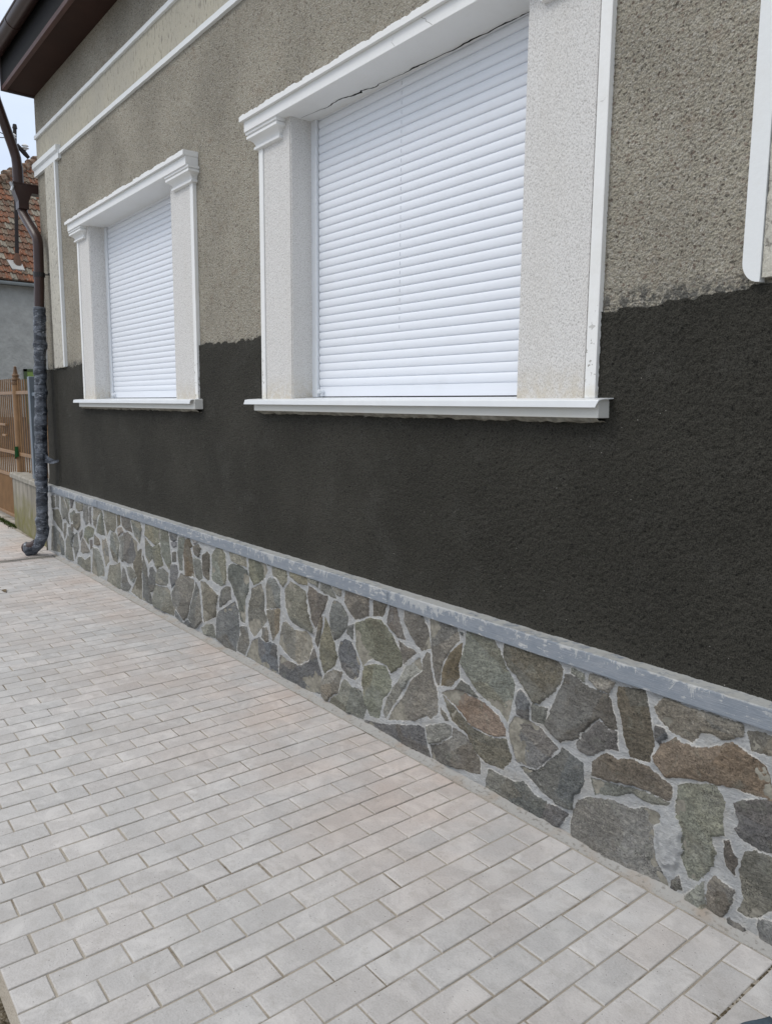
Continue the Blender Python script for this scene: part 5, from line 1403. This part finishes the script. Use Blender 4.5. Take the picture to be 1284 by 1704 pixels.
# hipped tiled roof
m = MB()
m.add([(EX,-.75,EZ),(EX,18,EZ),(-29.4,18,EZ+5.62),(-29.4,6.9,EZ+5.62),(-35,-.75,EZ)], [(0,1,2,3),(0,3,4)])
roofn = m.build('roof', mat_plain('roof_underlay', (.05,.035,.03), .95), nb, fix=True)
def tiles():
    rs = random.Random(21); V = []; F = []; T = []
    tw, ex = .155, .300
    s2 = math.sqrt(.5)
    ncol = 64
    for r_ in range(26):
        s = r_*ex
        ymin = -.75+ (s*s2)/5.62*7.65
        for c_ in range(ncol):
            y = -.8+c_*tw + (tw/2 if r_ % 2 else 0)*0
            if y+tw*.3 < ymin or y > 9: continue
            lift = .045+rs.uniform(-.006,.012); jy = rs.uniform(-.008,.008); js = rs.uniform(-.012,.012)
            base = len(V)
            prof = [(0,.0),(.10,.030),(.30,.034),(.42,.006),(.52,.0),(.90,.0),(1.0,.004)]
            for (ds, lf) in ((-.02+js, lift), (ex+.02+js, .012)):
                for (u, h) in prof:
                    yy = y+u*tw+jy; ss = s+ds; hh = h+lf
                    V.append((EX-ss*s2+hh*s2, yy, EZ+ss*s2+hh*s2))
            for (u, h) in prof:
                yy = y+u*tw+jy; ss = s-.02+js
                V.append((EX-ss*s2+.002, yy, EZ+ss*s2+.002))
            n = len(prof)
            for i in range(n-1):
                F.append((base+i, base+i+1, base+n+i+1, base+n+i))
                F.append((base+2*n+i, base+2*n+i+1, base+i+1, base+i))
            q = rs.random(); old = fbm(np.array([y*.9]), np.array([s*.6]), 3, 161)[0]
            if q < .30+.25*(r_ < 4): col = (.20,.085,.048)
            elif q < .62: col = (.155,.088,.06)
            elif q < .85: col = (.16,.122,.09)
            else: col = (.26,.235,.19)
            k = rs.uniform(.75,1.2)
            T += [tuple(a*k for a in col)]*(3*n)
    me = bpy.data.meshes.new('roof_tiles'); me.from_pydata(V, [], F); me.update()
    at = me.attributes.new('tone', 'FLOAT_COLOR', 'POINT'); at.data.foreach_set('color', np.concatenate([np.array(T), np.ones((len(T),1))], 1).ravel().astype(np.float32))
    b = NB('weathered_clay_tile', .9, .2); t = b.attr('tone')
    cc = b.mix(b.rng(b.noise(7, 5, .7), .5, .68, 0, .75), t, (.16,.15,.12)); cc = b.mix(b.rng(b.noise(22, 4, .7), .58, .7, 0, .8), cc, (.36,.35,.30)); cc = b.mix(b.rng(b.noise(16, 3), .42, .3, 0, .8), cc, (.035,.03,.025))
    b.col(cc); b.bump(b.noise(30, 4), .01, .8)
    me.materials.append(b.m)
    o = bpy.data.objects.new('roof_tiles', me); place(o, roofn)
    # hip tiles, uneven
    m = MB(); a = Vector((EX,-.75,EZ)); e = Vector((-29.4,6.9,EZ+5.62)); L_ = (e-a).length; k = int(L_/.32)
    for i in range(k):
        p0 = a.lerp(e, i/k); p1 = a.lerp(e, (i+1.15)/k)
        up = Vector((0,0,1))
        j = rs.uniform(-.02,.04)
        m.tube([p0+up*(.07+j), p1+up*(.03+j)], .13, 8, True, [.16, .11])
        for _ in range(2):
            p = p0.lerp(p1, rs.random())+Vector((rs.uniform(-.12,.12), rs.uniform(-.12,.12), .02))
            m.tube([p, p+Vector((0,0,rs.uniform(.08,.16)))], .06, 5, True, [.08,.04])
    bb = NB('weathered_hip_tile', .9, .2); bb.col(bb.ramp(bb.noise(9, 5, .7), [(.3, (.05,.045,.035)), (.45, (.20,.12,.08)), (.6, (.22,.19,.15)), (.72, (.33,.31,.27))])); bb.bump(bb.noise(25, 4), .02, .9)
    m.build('hip_tiles', bb.m, roofn)
tiles()

# ------------------------------------------------------------------ roof mast with insulators
ms = empty('service_mast', (-24.3, 3.67, 5.4), 'thin steel electrical mast with white insulators rising from the neighbouring tiled roof', 'mast')
M_iron = mat_plain('dark_iron', (.025,.02,.02), .7, .3, 0, .4, 20)
m = MB(); m.tube([(-24.3,3.67,5.45),(-24.3,3.74,7.4),(-24.3,3.81,9.22)], .045, 10, True, [.055,.05,.05]); m.tube([(-24.3,3.81,9.16),(-24.3,3.812,9.27)], .075, 10, True, [.07,.05])
m.build('pole', M_iron, ms, smooth=True)
m = MB(); m.tube([(-24.25,3.82,8.72),(-24.25,4.03,8.52),(-24.25,4.13,8.42)], .045, 8, True, [.06,.07,.05]); m.tube([(-24.25,4.03,8.50),(-24.25,4.03,8.62)], .03, 8)
m.tube([(-24.2,3.80,8.85),(-24.2,3.70,8.80)], .03, 8); m.build('bracket', M_iron, ms, smooth=True)
M_por = mat_plain('white_porcelain', (.75,.76,.76), .2, .6)
for (yy, zz) in ((4.03, 8.60), (3.72, 8.82)):
    m = MB(); m.lathe((-24.2, yy, zz), [(.03,0),(.045,.01),(.05,.03),(.10,.05),(.10,.06),(.05,.075),(.055,.095),(.095,.115),(.09,.13),(.05,.16),(.02,.175)], 14); m.build('insulator', M_por, ms, smooth=True)
m = MB(); m.tube([(-24.27,3.675,5.38),(-24.3,3.675,5.75)], .1, 12, True, [.14,.06]); m.build('collar', mat_plain('rusty_collar', (.11,.06,.04), .9), ms)
m = MB(); m.add([(-24.02,3.46,5.27),(-24.02,3.80,5.27),(-24.30,3.78,5.55),(-24.30,3.40,5.55),(-24.06,3.48,5.20),(-24.06,3.8,5.20)], [(0,1,2,3),(0,4,5,1)]); m.build('flashing', mat_plain('zinc_sheet', (.36,.365,.36), .4, .5, .2), ms)
pl = MB(); pl.tube([(-24.2,3.70,8.86),(-24.0,1.0,8.35),(-23.6,-4,8.3)], .012, 5); pl.tube([(-24.2,3.72,8.86),(-22,0,9.0),(-20,-4,9.2)], .012, 5)
tag(pl.build('power_line', M_iron, None), 'thin dark overhead wires running left from the roof mast', 'cable')
